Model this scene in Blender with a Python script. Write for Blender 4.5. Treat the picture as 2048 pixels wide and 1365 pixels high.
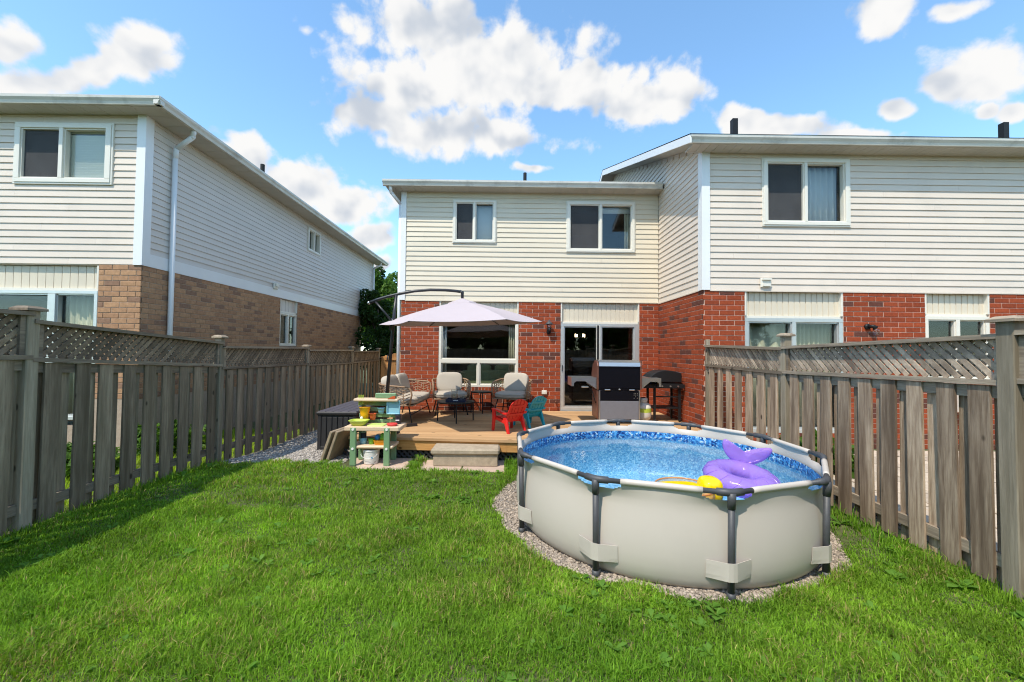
import bpy, math, random
import numpy as np
from mathutils import Matrix, Vector
random.seed(7); RNG = np.random.default_rng(7)
R_ = math.radians
for o in list(bpy.data.objects): bpy.data.objects.remove(o)
S = bpy.context.scene; COL = S.collection

# ------------------------------------------------------------------ camera
cd = bpy.data.cameras.new('camera'); cam = bpy.data.objects.new('camera', cd); COL.objects.link(cam)
cd.sensor_width = 36.0; cd.lens = 36.0*822/2048; cd.clip_end = 2000; cd.clip_start = .05
_p, _y, _r = .0262, .007, .010
_fw = Vector((math.sin(_y)*math.cos(_p), math.cos(_y)*math.cos(_p), math.sin(_p)))
_ri = Vector((math.cos(_y), -math.sin(_y), 0)); _up = _ri.cross(_fw)
_rr = math.cos(_r)*_ri + math.sin(_r)*_up; _uu = math.cos(_r)*_up - math.sin(_r)*_ri
CAMP = Vector((0, 0, 1.71))
cam.matrix_world = Matrix(((_rr.x, _uu.x, -_fw.x, CAMP.x), (_rr.y, _uu.y, -_fw.y, CAMP.y), (_rr.z, _uu.z, -_fw.z, CAMP.z), (0, 0, 0, 1)))
S.camera = cam

# ------------------------------------------------------------------ node helpers
def nn(nt, t, **kw):
    n = nt.nodes.new(t)
    for k, v in kw.items():
        if k.startswith('i_'): n.inputs[k[2:]].default_value = v
        else: setattr(n, k, v)
    return n
def mth(nt, op, a=None, b=None, c=None, clamp=False):
    n = nt.nodes.new('ShaderNodeMath'); n.operation = op; n.use_clamp = clamp
    for i, v in enumerate((a, b, c)):
        if v is None: continue
        if hasattr(v, 'is_linked'): nt.links.new(v, n.inputs[i])
        else: n.inputs[i].default_value = v
    return n.outputs[0]
def vmath(nt, op, a, b=None):
    n = nt.nodes.new('ShaderNodeVectorMath'); n.operation = op
    for i, v in enumerate((a, b)):
        if v is None: continue
        if hasattr(v, 'is_linked'): nt.links.new(v, n.inputs[i])
        else: n.inputs[i].default_value = v
    return n.outputs['Value'] if op in ('LENGTH', 'DOT_PRODUCT', 'DISTANCE') else n.outputs[0]
def mrange(nt, v, a, b, c, d, smooth=False):
    n = nt.nodes.new('ShaderNodeMapRange'); n.clamp = True
    if smooth: n.interpolation_type = 'SMOOTHSTEP'
    nt.links.new(v, n.inputs[0])
    for i, x in enumerate((a, b, c, d)): n.inputs[i+1].default_value = x
    return n.outputs[0]
def mixc(nt, fac, a, b, mode='MIX'):
    n = nt.nodes.new('ShaderNodeMix'); n.data_type = 'RGBA'; n.blend_type = mode
    for s, v in ((n.inputs[0], fac), (n.inputs[6], a), (n.inputs[7], b)):
        if hasattr(v, 'is_linked'): nt.links.new(v, s)
        else: s.default_value = v if not isinstance(v, tuple) or len(v) == 4 else (*v, 1)
    return n.outputs[2]

# ------------------------------------------------------------------ world: nishita sky with fair-weather cumulus
SUN_DIR = Vector((.37, .53, -1.0)).normalized()           # direction light travels
el_sun = math.asin(-SUN_DIR.z); az_sun = math.atan2(-SUN_DIR.x, -SUN_DIR.y)
W = bpy.data.worlds.new('World'); S.world = W; W.use_nodes = True
nt = W.node_tree; nt.nodes.clear()
sky = nn(nt, 'ShaderNodeTexSky', sky_type='NISHITA', sun_disc=False, sun_elevation=el_sun, sun_rotation=az_sun, altitude=100, air_density=1.0, dust_density=0.3, ozone_density=3.0)
bg1 = nn(nt, 'ShaderNodeBackground'); bg1.inputs[1].default_value = .15
skc = mixc(nt, 1.0, sky.outputs[0], (1.66, 1.95, 1.88, 1), 'MULTIPLY'); nt.links.new(skc, bg1.inputs[0])
tc = nn(nt, 'ShaderNodeTexCoord'); D = tc.outputs['Generated']
sp = nn(nt, 'ShaderNodeSeparateXYZ'); nt.links.new(D, sp.inputs[0])
az = mth(nt, 'ARCTAN2', sp.outputs[0], sp.outputs[1]); el = mth(nt, 'ARCSINE', sp.outputs[2])
azf = mth(nt, 'SUBTRACT', mth(nt, 'PINGPONG', mth(nt, 'ADD', az, math.pi/2), math.pi), math.pi/2)
cb = nn(nt, 'ShaderNodeCombineXYZ'); nt.links.new(azf, cb.inputs[0]); nt.links.new(el, cb.inputs[1])
n0 = nn(nt, 'ShaderNodeTexNoise', i_Scale=5.0, i_Detail=2.0); nt.links.new(D, n0.inputs['Vector'])
warp = vmath(nt, 'MULTIPLY', vmath(nt, 'SUBTRACT', n0.outputs['Color'], (.5, .5, .5)), (.12, .07, 0))
pos = vmath(nt, 'ADD', cb.outputs[0], warp)
CLOUDS = [(-0.202, 0.674, 0.177, 0.053), (-0.079, 0.632, 0.23, 0.061), (0.082, 0.579, 0.241, 0.048), (0.319, 0.533, 0.123, 0.035), (-0.223, 0.57, 0.117, 0.048), (-0.174, 0.483, 0.223, 0.046), (-0.313, 0.5, 0.1, 0.037), (-0.027, 0.476, 0.159, 0.034), (-0.858, 0.405, 0.078, 0.026), (-0.728, 0.48, 0.061, 0.04), (-0.791, 0.44, 0.054, 0.021), (-0.893, 0.442, 0.034, 0.028), (-0.569, 0.391, 0.048, 0.031), (-0.467, 0.356, 0.097, 0.048), (-0.385, 0.324, 0.073, 0.039), (-0.335, 0.255, 0.054, 0.024), (-0.296, 0.197, 0.033, 0.018), (0.588, 0.444, 0.121, 0.019), (0.699, 0.403, 0.081, 0.011), (0.876, 0.433, 0.057, 0.037), (0.83, 0.442, 0.029, 0.021), (0.747, 0.562, 0.058, 0.03), (0.848, 0.52, 0.033, 0.013), (0.775, 0.423, 0.024, 0.013), (0.901, 0.369, 0.019, 0.014), (0.084, 0.415, 0.055, 0.012), (0.876, 0.382, 0.013, 0.01), (1.15, 0.42, 0.16, 0.08), (1.4, 0.3, 0.14, 0.06), (-1.12, 0.36, 0.17, 0.07), (-1.42, 0.46, 0.13, 0.08), (-0.62, 0.8, 0.2, 0.1), (0.25, 0.95, 0.3, 0.1), (0.85, 0.75, 0.16, 0.08)]
acc = None
for (a0, e0, ra, re) in CLOUDS:
    mp = nn(nt, 'ShaderNodeMapping', vector_type='TEXTURE'); nt.links.new(pos, mp.inputs[0])
    mp.inputs['Location'].default_value = (a0, e0, 0); mp.inputs['Scale'].default_value = (ra*1.42, re*1.42, 1)
    mp.inputs['Rotation'].default_value = (0, 0, -math.atan(math.tan(e0)*math.tan(a0)*math.cos(e0)**2) if abs(a0) < 1.0 else 0)
    q = vmath(nt, 'LENGTH', mp.outputs[0])
    acc = q if acc is None else mth(nt, 'SMOOTH_MIN', acc, q, .25)
blob = mth(nt, 'SUBTRACT', 1.0, acc)
def fbm(vec, sc, det, ro=.55):
    n = nn(nt, 'ShaderNodeTexNoise', i_Scale=sc, i_Detail=det, i_Roughness=ro); nt.links.new(vec, n.inputs['Vector']); return n.outputs[0]
def vor(vec, sc):
    n = nn(nt, 'ShaderNodeTexVoronoi', i_Scale=sc); nt.links.new(vec, n.inputs['Vector']); return n.outputs['Distance']
Dw = vmath(nt, 'ADD', D, vmath(nt, 'MULTIPLY', vmath(nt, 'SUBTRACT', n0.outputs['Color'], (.5, .5, .5)), (.05, .05, .05)))
def low(vec, det):
    a = mth(nt, 'MULTIPLY', mth(nt, 'SUBTRACT', .42, vor(vec, 13)), .62)
    return mth(nt, 'ADD', a, mth(nt, 'MULTIPLY', mth(nt, 'SUBTRACT', fbm(vec, 8, det, .58), .5), 1.5))
lo = low(Dw, 3); hi = mth(nt, 'ADD', mth(nt, 'MULTIPLY', mth(nt, 'SUBTRACT', .42, vor(Dw, 34)), .34), mth(nt, 'MULTIPLY', mth(nt, 'SUBTRACT', fbm(Dw, 40, 5, .6), .5), .7))
dens = mth(nt, 'ADD', mth(nt, 'MULTIPLY', blob, 1.2), mth(nt, 'ADD', lo, hi))
cov = mrange(nt, dens, .04, .50, 0, 1, True)
l2 = low(vmath(nt, 'ADD', Dw, (-.014, -.008, .036)), 3)
lit = mrange(nt, mth(nt, 'ADD', mth(nt, 'MULTIPLY', mth(nt, 'SUBTRACT', lo, l2), 1.0), mth(nt, 'MULTIPLY', mth(nt, 'SUBTRACT', .9, dens), .22)), -.36, .22, 0, 1, True)
ccol = mixc(nt, lit, (.60, .66, .75), (1.0, .995, .985))
bg2 = nn(nt, 'ShaderNodeBackground'); nt.links.new(ccol, bg2.inputs[0]); bg2.inputs[1].default_value = .82
mx = nn(nt, 'ShaderNodeMixShader'); nt.links.new(cov, mx.inputs[0]); nt.links.new(bg1.outputs[0], mx.inputs[1]); nt.links.new(bg2.outputs[0], mx.inputs[2])
wo = nn(nt, 'ShaderNodeOutputWorld'); nt.links.new(mx.outputs[0], wo.inputs[0])

sl = bpy.data.lights.new('sun', 'SUN'); sl.energy = 4.0; sl.angle = R_(.53); sl.color = (1, .92, .78)
sun = bpy.data.objects.new('sun', sl); COL.objects.link(sun)
sun.rotation_euler = SUN_DIR.to_track_quat('-Z', 'Y').to_euler(); sun.location = (-6, -10, 20)
S.view_settings.view_transform = 'Standard'; S.view_settings.look = 'None'; S.view_settings.exposure = .24; S.view_settings.gamma = 1
S.render.engine = 'CYCLES'; S.cycles.pixel_filter_type = 'BLACKMAN_HARRIS'; S.cycles.filter_width = 1.1
S.cycles.max_bounces = 5; S.cycles.diffuse_bounces = 3; S.cycles.glossy_bounces = 3; S.cycles.transparent_max_bounces = 10; S.cycles.caustics_reflective = False; S.cycles.caustics_refractive = False

# ------------------------------------------------------------------ materials
MAT = {}
def base_mat(name):
    m = bpy.data.materials.new(name); m.use_nodes = True; nt = m.node_tree
    b = nt.nodes['Principled BSDF']; MAT[name] = m; return m, nt, b
def rnd(nt):
    oi = nn(nt, 'ShaderNodeObjectInfo'); ge = nn(nt, 'ShaderNodeNewGeometry')
    return mth(nt, 'FRACT', mth(nt, 'ADD', oi.outputs['Random'], mth(nt, 'MULTIPLY', ge.outputs['Random Per Island'], 7.31)))
def wpos(nt, sc=(1, 1, 1)):
    ge = nn(nt, 'ShaderNodeNewGeometry'); return vmath(nt, 'MULTIPLY', ge.outputs['Position'], sc)
def noise(nt, vec, scale, det=4, rough=.55):
    n = nn(nt, 'ShaderNodeTexNoise', i_Scale=scale, i_Detail=det, i_Roughness=rough); nt.links.new(vec, n.inputs['Vector']); return n.outputs[0]
def bumpn(nt, h, st, dist=.01, b=None):
    n = nn(nt, 'ShaderNodeBump'); n.inputs['Strength'].default_value = st; n.inputs['Distance'].default_value = dist
    nt.links.new(h, n.inputs['Height']); nt.links.new(n.outputs[0], b.inputs['Normal'])
def pm(name, col, rough=.6, var=.10, scale=6, bump=0, bscale=60, metal=0, spec=.5, rv=0, st=(1, 1, 1), dirt=None, dirtw=0):
    m, nt, b = base_mat(name)
    p = wpos(nt, st); n = noise(nt, p, scale, 5, .6)
    v = mrange(nt, n, .25, .75, 1-var, 1+var)
    if rv: v = mth(nt, 'MULTIPLY', v, mrange(nt, rnd(nt), 0, 1, 1-rv, 1+rv))
    c = mixc(nt, 1.0, (*col, 1), v, 'MULTIPLY')
    if dirt:
        d = mrange(nt, noise(nt, wpos(nt), 1.7, 6, .65), .5, .75, 0, dirtw)
        c = mixc(nt, d, c, (*dirt, 1))
    nt.links.new(c, b.inputs['Base Color'])
    b.inputs['Roughness'].default_value = rough; b.inputs['Metallic'].default_value = metal; b.inputs['Specular IOR Level'].default_value = spec
    if bump: bumpn(nt, noise(nt, p, bscale, 3), bump, .004, b)
    return m
def wood(name, ca, cb_, cd_, st, rough=.8, rv=.27, grain=30, knots=True, bump=.8):
    m, nt, b = base_mat(name)
    oi = rnd(nt)
    off = nn(nt, 'ShaderNodeCombineXYZ')
    for i in range(3): nt.links.new(mth(nt, 'MULTIPLY', oi, 13.0+7*i), off.inputs[i])
    p = vmath(nt, 'ADD', wpos(nt, st), off.outputs[0])
    g = noise(nt, p, grain*1.7, 6, .66); g2 = noise(nt, p, grain*.28, 4, .55)
    c = mixc(nt, mrange(nt, g, .36, .64, 0, 1), (*ca, 1), (*cb_, 1))
    c = mixc(nt, mrange(nt, g2, .42, .66, 0, .85), c, (*cd_, 1))
    v = mrange(nt, oi, 0, 1, 1-rv, 1+rv); c = mixc(nt, 1.0, c, v, 'MULTIPLY')
    if knots:
        vo = nn(nt, 'ShaderNodeTexVoronoi', i_Scale=5.0); nt.links.new(vmath(nt, 'ADD', wpos(nt, tuple(.5 if x < .2 else 1 for x in st)), off.outputs[0]), vo.inputs['Vector'])
        k = mrange(nt, vo.outputs['Distance'], .05, .11, .9, 0, True)
        c = mixc(nt, k, c, tuple(x*.30 for x in cd_)+(1,))
    nt.links.new(c, b.inputs['Base Color']); b.inputs['Roughness'].default_value = rough; b.inputs['Specular IOR Level'].default_value = .25
    if bump: bumpn(nt, g, bump, .004, b)
    return m
def brick(name, ca, cb_, dark, dfrac):
    m, nt, b = base_mat(name)
    r = rnd(nt); p = wpos(nt)
    c = mixc(nt, mth(nt, 'FRACT', mth(nt, 'MULTIPLY', r, 17.3)), (*ca, 1), (*cb_, 1))
    isd = mth(nt, 'LESS_THAN', r, dfrac)
    c = mixc(nt, isd, c, (*dark, 1))
    n = noise(nt, p, 22, 6, .65); c = mixc(nt, 1.0, c, mrange(nt, n, .25, .8, .72, 1.25), 'MULTIPLY')
    n2 = noise(nt, p, 140, 2); c = mixc(nt, mrange(nt, n2, .62, .75, 0, .35), c, tuple(x*.45 for x in ca)+(1,))
    nt.links.new(c, b.inputs['Base Color']); b.inputs['Roughness'].default_value = .88; b.inputs['Specular IOR Level'].default_value = .2
    bumpn(nt, n2, .35, .003, b); return m
def glass(name, tint=(.90, .93, .92), refl=1.5, base=.045):
    m, nt, b = base_mat(name); nt.nodes.remove(b)
    tr = nn(nt, 'ShaderNodeBsdfTransparent'); tr.inputs[0].default_value = (*tint, 1)
    gl = nn(nt, 'ShaderNodeBsdfGlossy'); gl.inputs['Roughness'].default_value = .02
    ge = nn(nt, 'ShaderNodeNewGeometry'); cs = mth(nt, 'ABSOLUTE', vmath(nt, 'DOT_PRODUCT', ge.outputs['Normal'], ge.outputs['Incoming']))
    fac = mth(nt, 'ADD', base, mth(nt, 'MULTIPLY', mth(nt, 'POWER', mth(nt, 'SUBTRACT', 1.0, cs, clamp=True), 5.0), 1-base))
    mx = nn(nt, 'ShaderNodeMixShader'); nt.links.new(fac, mx.inputs[0])
    nt.links.new(tr.outputs[0], mx.inputs[1]); nt.links.new(gl.outputs[0], mx.inputs[2])
    nt.links.new(mx.outputs[0], nt.nodes['Material Output'].inputs[0]); return m
def emis(name, col, st):
    m, nt, b = base_mat(name); b.inputs['Emission Color'].default_value = (*col, 1); b.inputs['Emission Strength'].default_value = st; b.inputs['Base Color'].default_value = (*col, 1); return m
def leafm(name, ca, cb_, trans=.35, attr=None):
    m, nt, b = base_mat(name); nt.nodes.remove(b)
    if attr:
        a = nn(nt, 'ShaderNodeAttribute', attribute_name=attr); c = a.outputs['Color']
    else:
        c = mixc(nt, rnd(nt), (*ca, 1), (*cb_, 1))
    d = nn(nt, 'ShaderNodeBsdfPrincipled'); d.inputs['Roughness'].default_value = .6; d.inputs['Specular IOR Level'].default_value = .22; nt.links.new(c, d.inputs['Base Color'])
    t = nn(nt, 'ShaderNodeBsdfTranslucent'); nt.links.new(mixc(nt, 1.0, c, (1.5, 1.6, .7, 1), 'MULTIPLY'), t.inputs[0])
    mx = nn(nt, 'ShaderNodeMixShader'); mx.inputs[0].default_value = trans
    nt.links.new(d.outputs[0], mx.inputs[1]); nt.links.new(t.outputs[0], mx.inputs[2]); nt.links.new(mx.outputs[0], nt.nodes['Material Output'].inputs[0]); return m

pm('siding_cream', (.69, .61, .48), .45, .035, 1.2, dirt=(.50, .45, .37), dirtw=.26, rv=.028)
pm('siding_beige', (.70, .605, .51), .45, .035, 1.2, dirt=(.50, .44, .37), dirtw=.26, rv=.028)
pm('siding_beige_shaded', (.66, .60, .545), .45, .04, 1.2, dirt=(.5, .48, .46), dirtw=.18, rv=.02)  # beige siding with the side wall's shade put into its colour
pm('trim_white', (.80, .80, .80), .4, .03, 2, dirt=(.6, .6, .58), dirtw=.12)
pm('frame_white', (.76, .72, .63), .35, .02, 3, dirt=(.6, .58, .52), dirtw=.08)
pm('aluminium', (.62, .62, .60), .38, .05, 8, metal=.55)
pm('gutter_paint', (.66, .63, .57), .4, .10, 3, st=(.6, 1, 6), dirt=(.22, .20, .18), dirtw=.7)
pm('soffit_paint', (.52, .475, .41), .5, .04, 2, rv=.03)
pm('shingle', (.035, .034, .036), .95, .35, 40, .6, 80)
pm('mortar', (.62, .46, .37), .95, .12, 20, .4, 120)
pm('mortar_tan', (.40, .31, .235), .95, .12, 20, .4, 120)
pm('mortar_porch', (.40, .31, .235), .95, .12, 20)  # same tone as the tan mortar, without bump, for the porch wall
brick('brick_red', (.365, .074, .028), (.26, .052, .021), (.13, .048, .034), .115)
brick('brick_tan', (.47, .275, .155), (.385, .215, .125), (.28, .165, .11), .18)
wood('wood_left', (.225, .172, .118), (.37, .295, .21), (.14, .108, .07), (1, 1, .07))
wood('wood_lath_left', (.20, .148, .10), (.30, .23, .16), (.13, .10, .07), (.5, .5, .5), knots=False)
wood('wood_right', (.26, .182, .122), (.50, .385, .275), (.125, .084, .056), (1, 1, .07))
wood('wood_lath_right', (.36, .275, .20), (.52, .415, .31), (.18, .135, .10), (.5, .5, .5), knots=False)
wood('wood_rail', (.235, .185, .135), (.37, .30, .22), (.135, .105, .078), (1, .07, 1))
wood('wood_post', (.30, .25, .18), (.42, .36, .27), (.205, .172, .12), (1, 1, .07))
wood('wood_deck', (.48, .285, .14), (.58, .37, .195), (.385, .225, .11), (.05, 1, 1), rv=.09, grain=18)
wood('wood_fascia', (.50, .255, .082), (.60, .335, .12), (.42, .20, .06), (.05, 1, 1), rv=.05, grain=20)
wood('wood_gate', (.46, .225, .085), (.58, .32, .13), (.40, .20, .08), (1, 1, .07))
wood('trunk', (.10, .075, .055), (.16, .125, .09), (.06, .045, .035), (1, 1, .15), knots=False)
pm('black_metal', (.012, .012, .013), .5, .1, spec=.3)
pm('umbrella_metal', (.03, .031, .036), .35, .1, metal=.2)
pm('gun_plastic', (.062, .064, .07), .5, .12, 30, .2, 300)
pm('fabric_cream', (.47, .415, .345), .9, .05, 4, .35, 30)
pm('fabric_mid', (.36, .31, .25), .9, .05, 4, .35, 30)
pm('wicker', (.32, .205, .125), .65, .18, 60, .3, 200)
pm('box_dark', (.026, .025, .027), .55, .2, 12, .3, 60, st=(1, 1, .3))
pm('box_lid', (.075, .066, .082), .55, .15, 12, .3, 60)
pm('canopy', (.47, .40, .415), .85, .025, 2.5, .15, 200)
pm('green_plastic', (.185, .315, .165), .45, .05, 6)
pm('cream_plastic', (.70, .52, .355), .5, .06, 10, st=(.4, 3, 3))
for nm, c in dict(yellow=(.90, .43, .01), blue_light=(.28, .55, .66), blue_mid=(.16, .38, .52), orange=(.62, .11, .035), lime=(.46, .58, .07), pale_lime=(.58, .70, .20), red=(.72, .055, .05), navy=(.012, .014, .045), bright_green=(.17, .50, .04), bright_blue=(.02, .25, .70), white=(.82, .82, .80), teal=(.03, .34, .42), chair_red=(.66, .018, .014), chair_teal=(.012, .36, .44)).items():
    pm('plastic_'+nm, c, .38, .04, 8)
pm('stainless', (.55, .54, .52), .28, .06, 8, metal=.9, st=(1, 1, 8))
pm('grill_black', (.004, .004, .007), .5, .1, 6, spec=.12)
pm('grill_grey', (.165, .165, .185), .5, .06, 14, dirt=(.25, .25, .26), dirtw=.12)
pm('tank_white', (.70, .68, .62), .45, .06, 10)
pm('concrete', (.40, .325, .235), .95, .20, 14, .6, 90, dirt=(.22, .17, .12), dirtw=.4)
pm('paver', (.52, .385, .30), .95, .12, 9, .5, 120, rv=.10, dirt=(.34, .25, .19), dirtw=.3)
pm('paver_lean', (.31, .24, .165), .95, .2, 12, .6, 90, rv=.08)
pm('patio', (.50, .41, .32), .95, .15, 9, .5, 120, rv=.15)
pm('soil', (.075, .058, .038), .98, .4, 9, .8, 60)
pm('thatch', (.085, .095, .032), .98, .4, 9, .8, 60, dirt=(.11, .085, .05), dirtw=.6)
pm('gravel', (.36, .325, .29), .9, .12, 40, rv=.45, bump=.3, bscale=150)
pm('gravel_pool', (.34, .28, .225), .9, .12, 40, rv=.45, bump=.3, bscale=150)
pm('gravel_base', (.22, .195, .17), .98, .3, 60, .8, 90)
pm('vinyl_pool', (.55, .50, .445), .45, .03, 1.5, .25, 7, spec=.4, st=(1, 1, .45), dirt=(.44, .40, .35), dirtw=.22)
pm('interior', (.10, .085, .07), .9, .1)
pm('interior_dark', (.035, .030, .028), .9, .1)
pm('curtain', (.62, .62, .63), .9, .03, 3); pm('curtain_tan', (.50, .45, .33), .9, .03, 3)
pm('blind', (.84, .80, .69), .7, .02, 3)
pm('sofa_green', (.22, .24, .12), .9, .08, 5)
pm('brick_reflection_brass', (.22, .10, .07), .4, .3, 18, metal=.6)  # grill ends: mirrored brick put into the steel's colour; also tap brass
glass('pane'); glass('clear_glass', (.93, .95, .95), 1.45, .03); glass('lamp_glass', (.8, .8, .8), 1.45, .1)
def screen():
    m, nt, b = base_mat('screen'); nt.nodes.remove(b)
    tr = nn(nt, 'ShaderNodeBsdfTransparent'); tr.inputs[0].default_value = (.68, .68, .69, 1)
    df = nn(nt, 'ShaderNodeBsdfDiffuse'); n = noise(nt, wpos(nt, (1, 1, .6)), 5, 3)
    nt.links.new(mixc(nt, mrange(nt, n, .3, .7, 0, 1), (.105, .105, .11, 1), (.135, .135, .14, 1)), df.inputs[0])
    mx = nn(nt, 'ShaderNodeMixShader'); mx.inputs[0].default_value = .52
    nt.links.new(tr.outputs[0], mx.inputs[1]); nt.links.new(df.outputs[0], mx.inputs[2]); nt.links.new(mx.outputs[0], nt.nodes['Material Output'].inputs[0])
screen()
emis('bulb', (1, .78, .5), 6.0); emis('ceiling_glow', (1, .85, .6), 2.2)
leafm('leaf', (.05, .115, .018), (.115, .21, .035)); leafm('leaf_dark', (.018, .048, .012), (.045, .095, .022)); leafm('grass', None, None, .38, 'col'); leafm('weed', (.085, .20, .018), (.15, .29, .04), .35)
def liner(name, sc, cols):
    m, nt, b = base_mat(name); p = wpos(nt)
    nz = nn(nt, 'ShaderNodeTexNoise', i_Scale=30.0, i_Detail=2.0); nt.links.new(p, nz.inputs['Vector'])
    q = vmath(nt, 'ADD', p, vmath(nt, 'MULTIPLY', vmath(nt, 'SUBTRACT', nz.outputs['Color'], (.5, .5, .5)), (.012, .012, .012)))
    v = nn(nt, 'ShaderNodeTexVoronoi', i_Scale=sc); nt.links.new(q, v.inputs['Vector'])
    s = nn(nt, 'ShaderNodeSeparateColor'); nt.links.new(v.outputs['Color'], s.inputs[0])
    r = nn(nt, 'ShaderNodeValToRGB'); r.color_ramp.interpolation = 'CONSTANT'
    e = r.color_ramp.elements; e[0].color = cols[0]; e[1].position = .22; e[1].color = cols[1]
    for ps, c in zip((.48, .70, .86), cols[2:]): k = e.new(ps); k.color = c
    nt.links.new(s.outputs[0], r.inputs[0]); nt.links.new(r.outputs[0], b.inputs['Base Color']); b.inputs['Roughness'].default_value = .4
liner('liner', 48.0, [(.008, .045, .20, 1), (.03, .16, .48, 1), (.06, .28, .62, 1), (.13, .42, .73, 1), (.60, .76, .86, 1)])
liner('liner_floor', 62.0, [(.10, .33, .58, 1), (.15, .43, .69, 1), (.19, .49, .74, 1), (.26, .56, .78, 1), (.38, .66, .82, 1)])  # softer mosaic, paled so its colour carries light scattered in the water
def water():
    m, nt, b = base_mat('water'); nt.nodes.remove(b)
    tr = nn(nt, 'ShaderNodeBsdfTransparent'); tr.inputs[0].default_value = (.92, .97, 1.0, 1)
    gl = nn(nt, 'ShaderNodeBsdfGlossy'); gl.inputs['Roughness'].default_value = .02
    fr = nn(nt, 'ShaderNodeFresnel'); fr.inputs[0].default_value = 1.33
    p = wpos(nt); h = mth(nt, 'ADD', noise(nt, p, 4.5, 3), mth(nt, 'MULTIPLY', noise(nt, p, 22, 2), .25))
    bp = nn(nt, 'ShaderNodeBump'); bp.inputs['Strength'].default_value = .10; bp.inputs['Distance'].default_value = .03; nt.links.new(h, bp.inputs['Height'])
    nt.links.new(bp.outputs[0], gl.inputs['Normal']); nt.links.new(bp.outputs[0], fr.inputs['Normal'])
    mx = nn(nt, 'ShaderNodeMixShader'); nt.links.new(fr.outputs[0], mx.inputs[0]); nt.links.new(tr.outputs[0], mx.inputs[1]); nt.links.new(gl.outputs[0], mx.inputs[2])
    nt.links.new(mx.outputs[0], nt.nodes['Material Output'].inputs[0])
water()
def inflat(name, col, alpha=.35):
    m, nt, b = base_mat(name)
    b.inputs['Base Color'].default_value = (*col, 1); b.inputs['Roughness'].default_value = .13; b.inputs['Specular IOR Level'].default_value = .7
    n = noise(nt, wpos(nt), 16, 3); bumpn(nt, n, .35, .02, b)
    tr = nn(nt, 'ShaderNodeBsdfTransparent'); tr.inputs[0].default_value = (*[min(1, .35+.65*c/max(col)) for c in col], 1)
    mx = nn(nt, 'ShaderNodeMixShader'); mx.inputs[0].default_value = alpha
    nt.links.new(b.outputs[0], mx.inputs[1]); nt.links.new(tr.outputs[0], mx.inputs[2]); nt.links.new(mx.outputs[0], nt.nodes['Material Output'].inputs[0])
inflat('float_purple', (.52, .31, .80), .52); inflat('float_clear', (.75, .62, .5), .78); inflat('float_yellow', (.90, .62, .0), .0); inflat('float_orange', (.75, .35, .12), .35)

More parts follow.
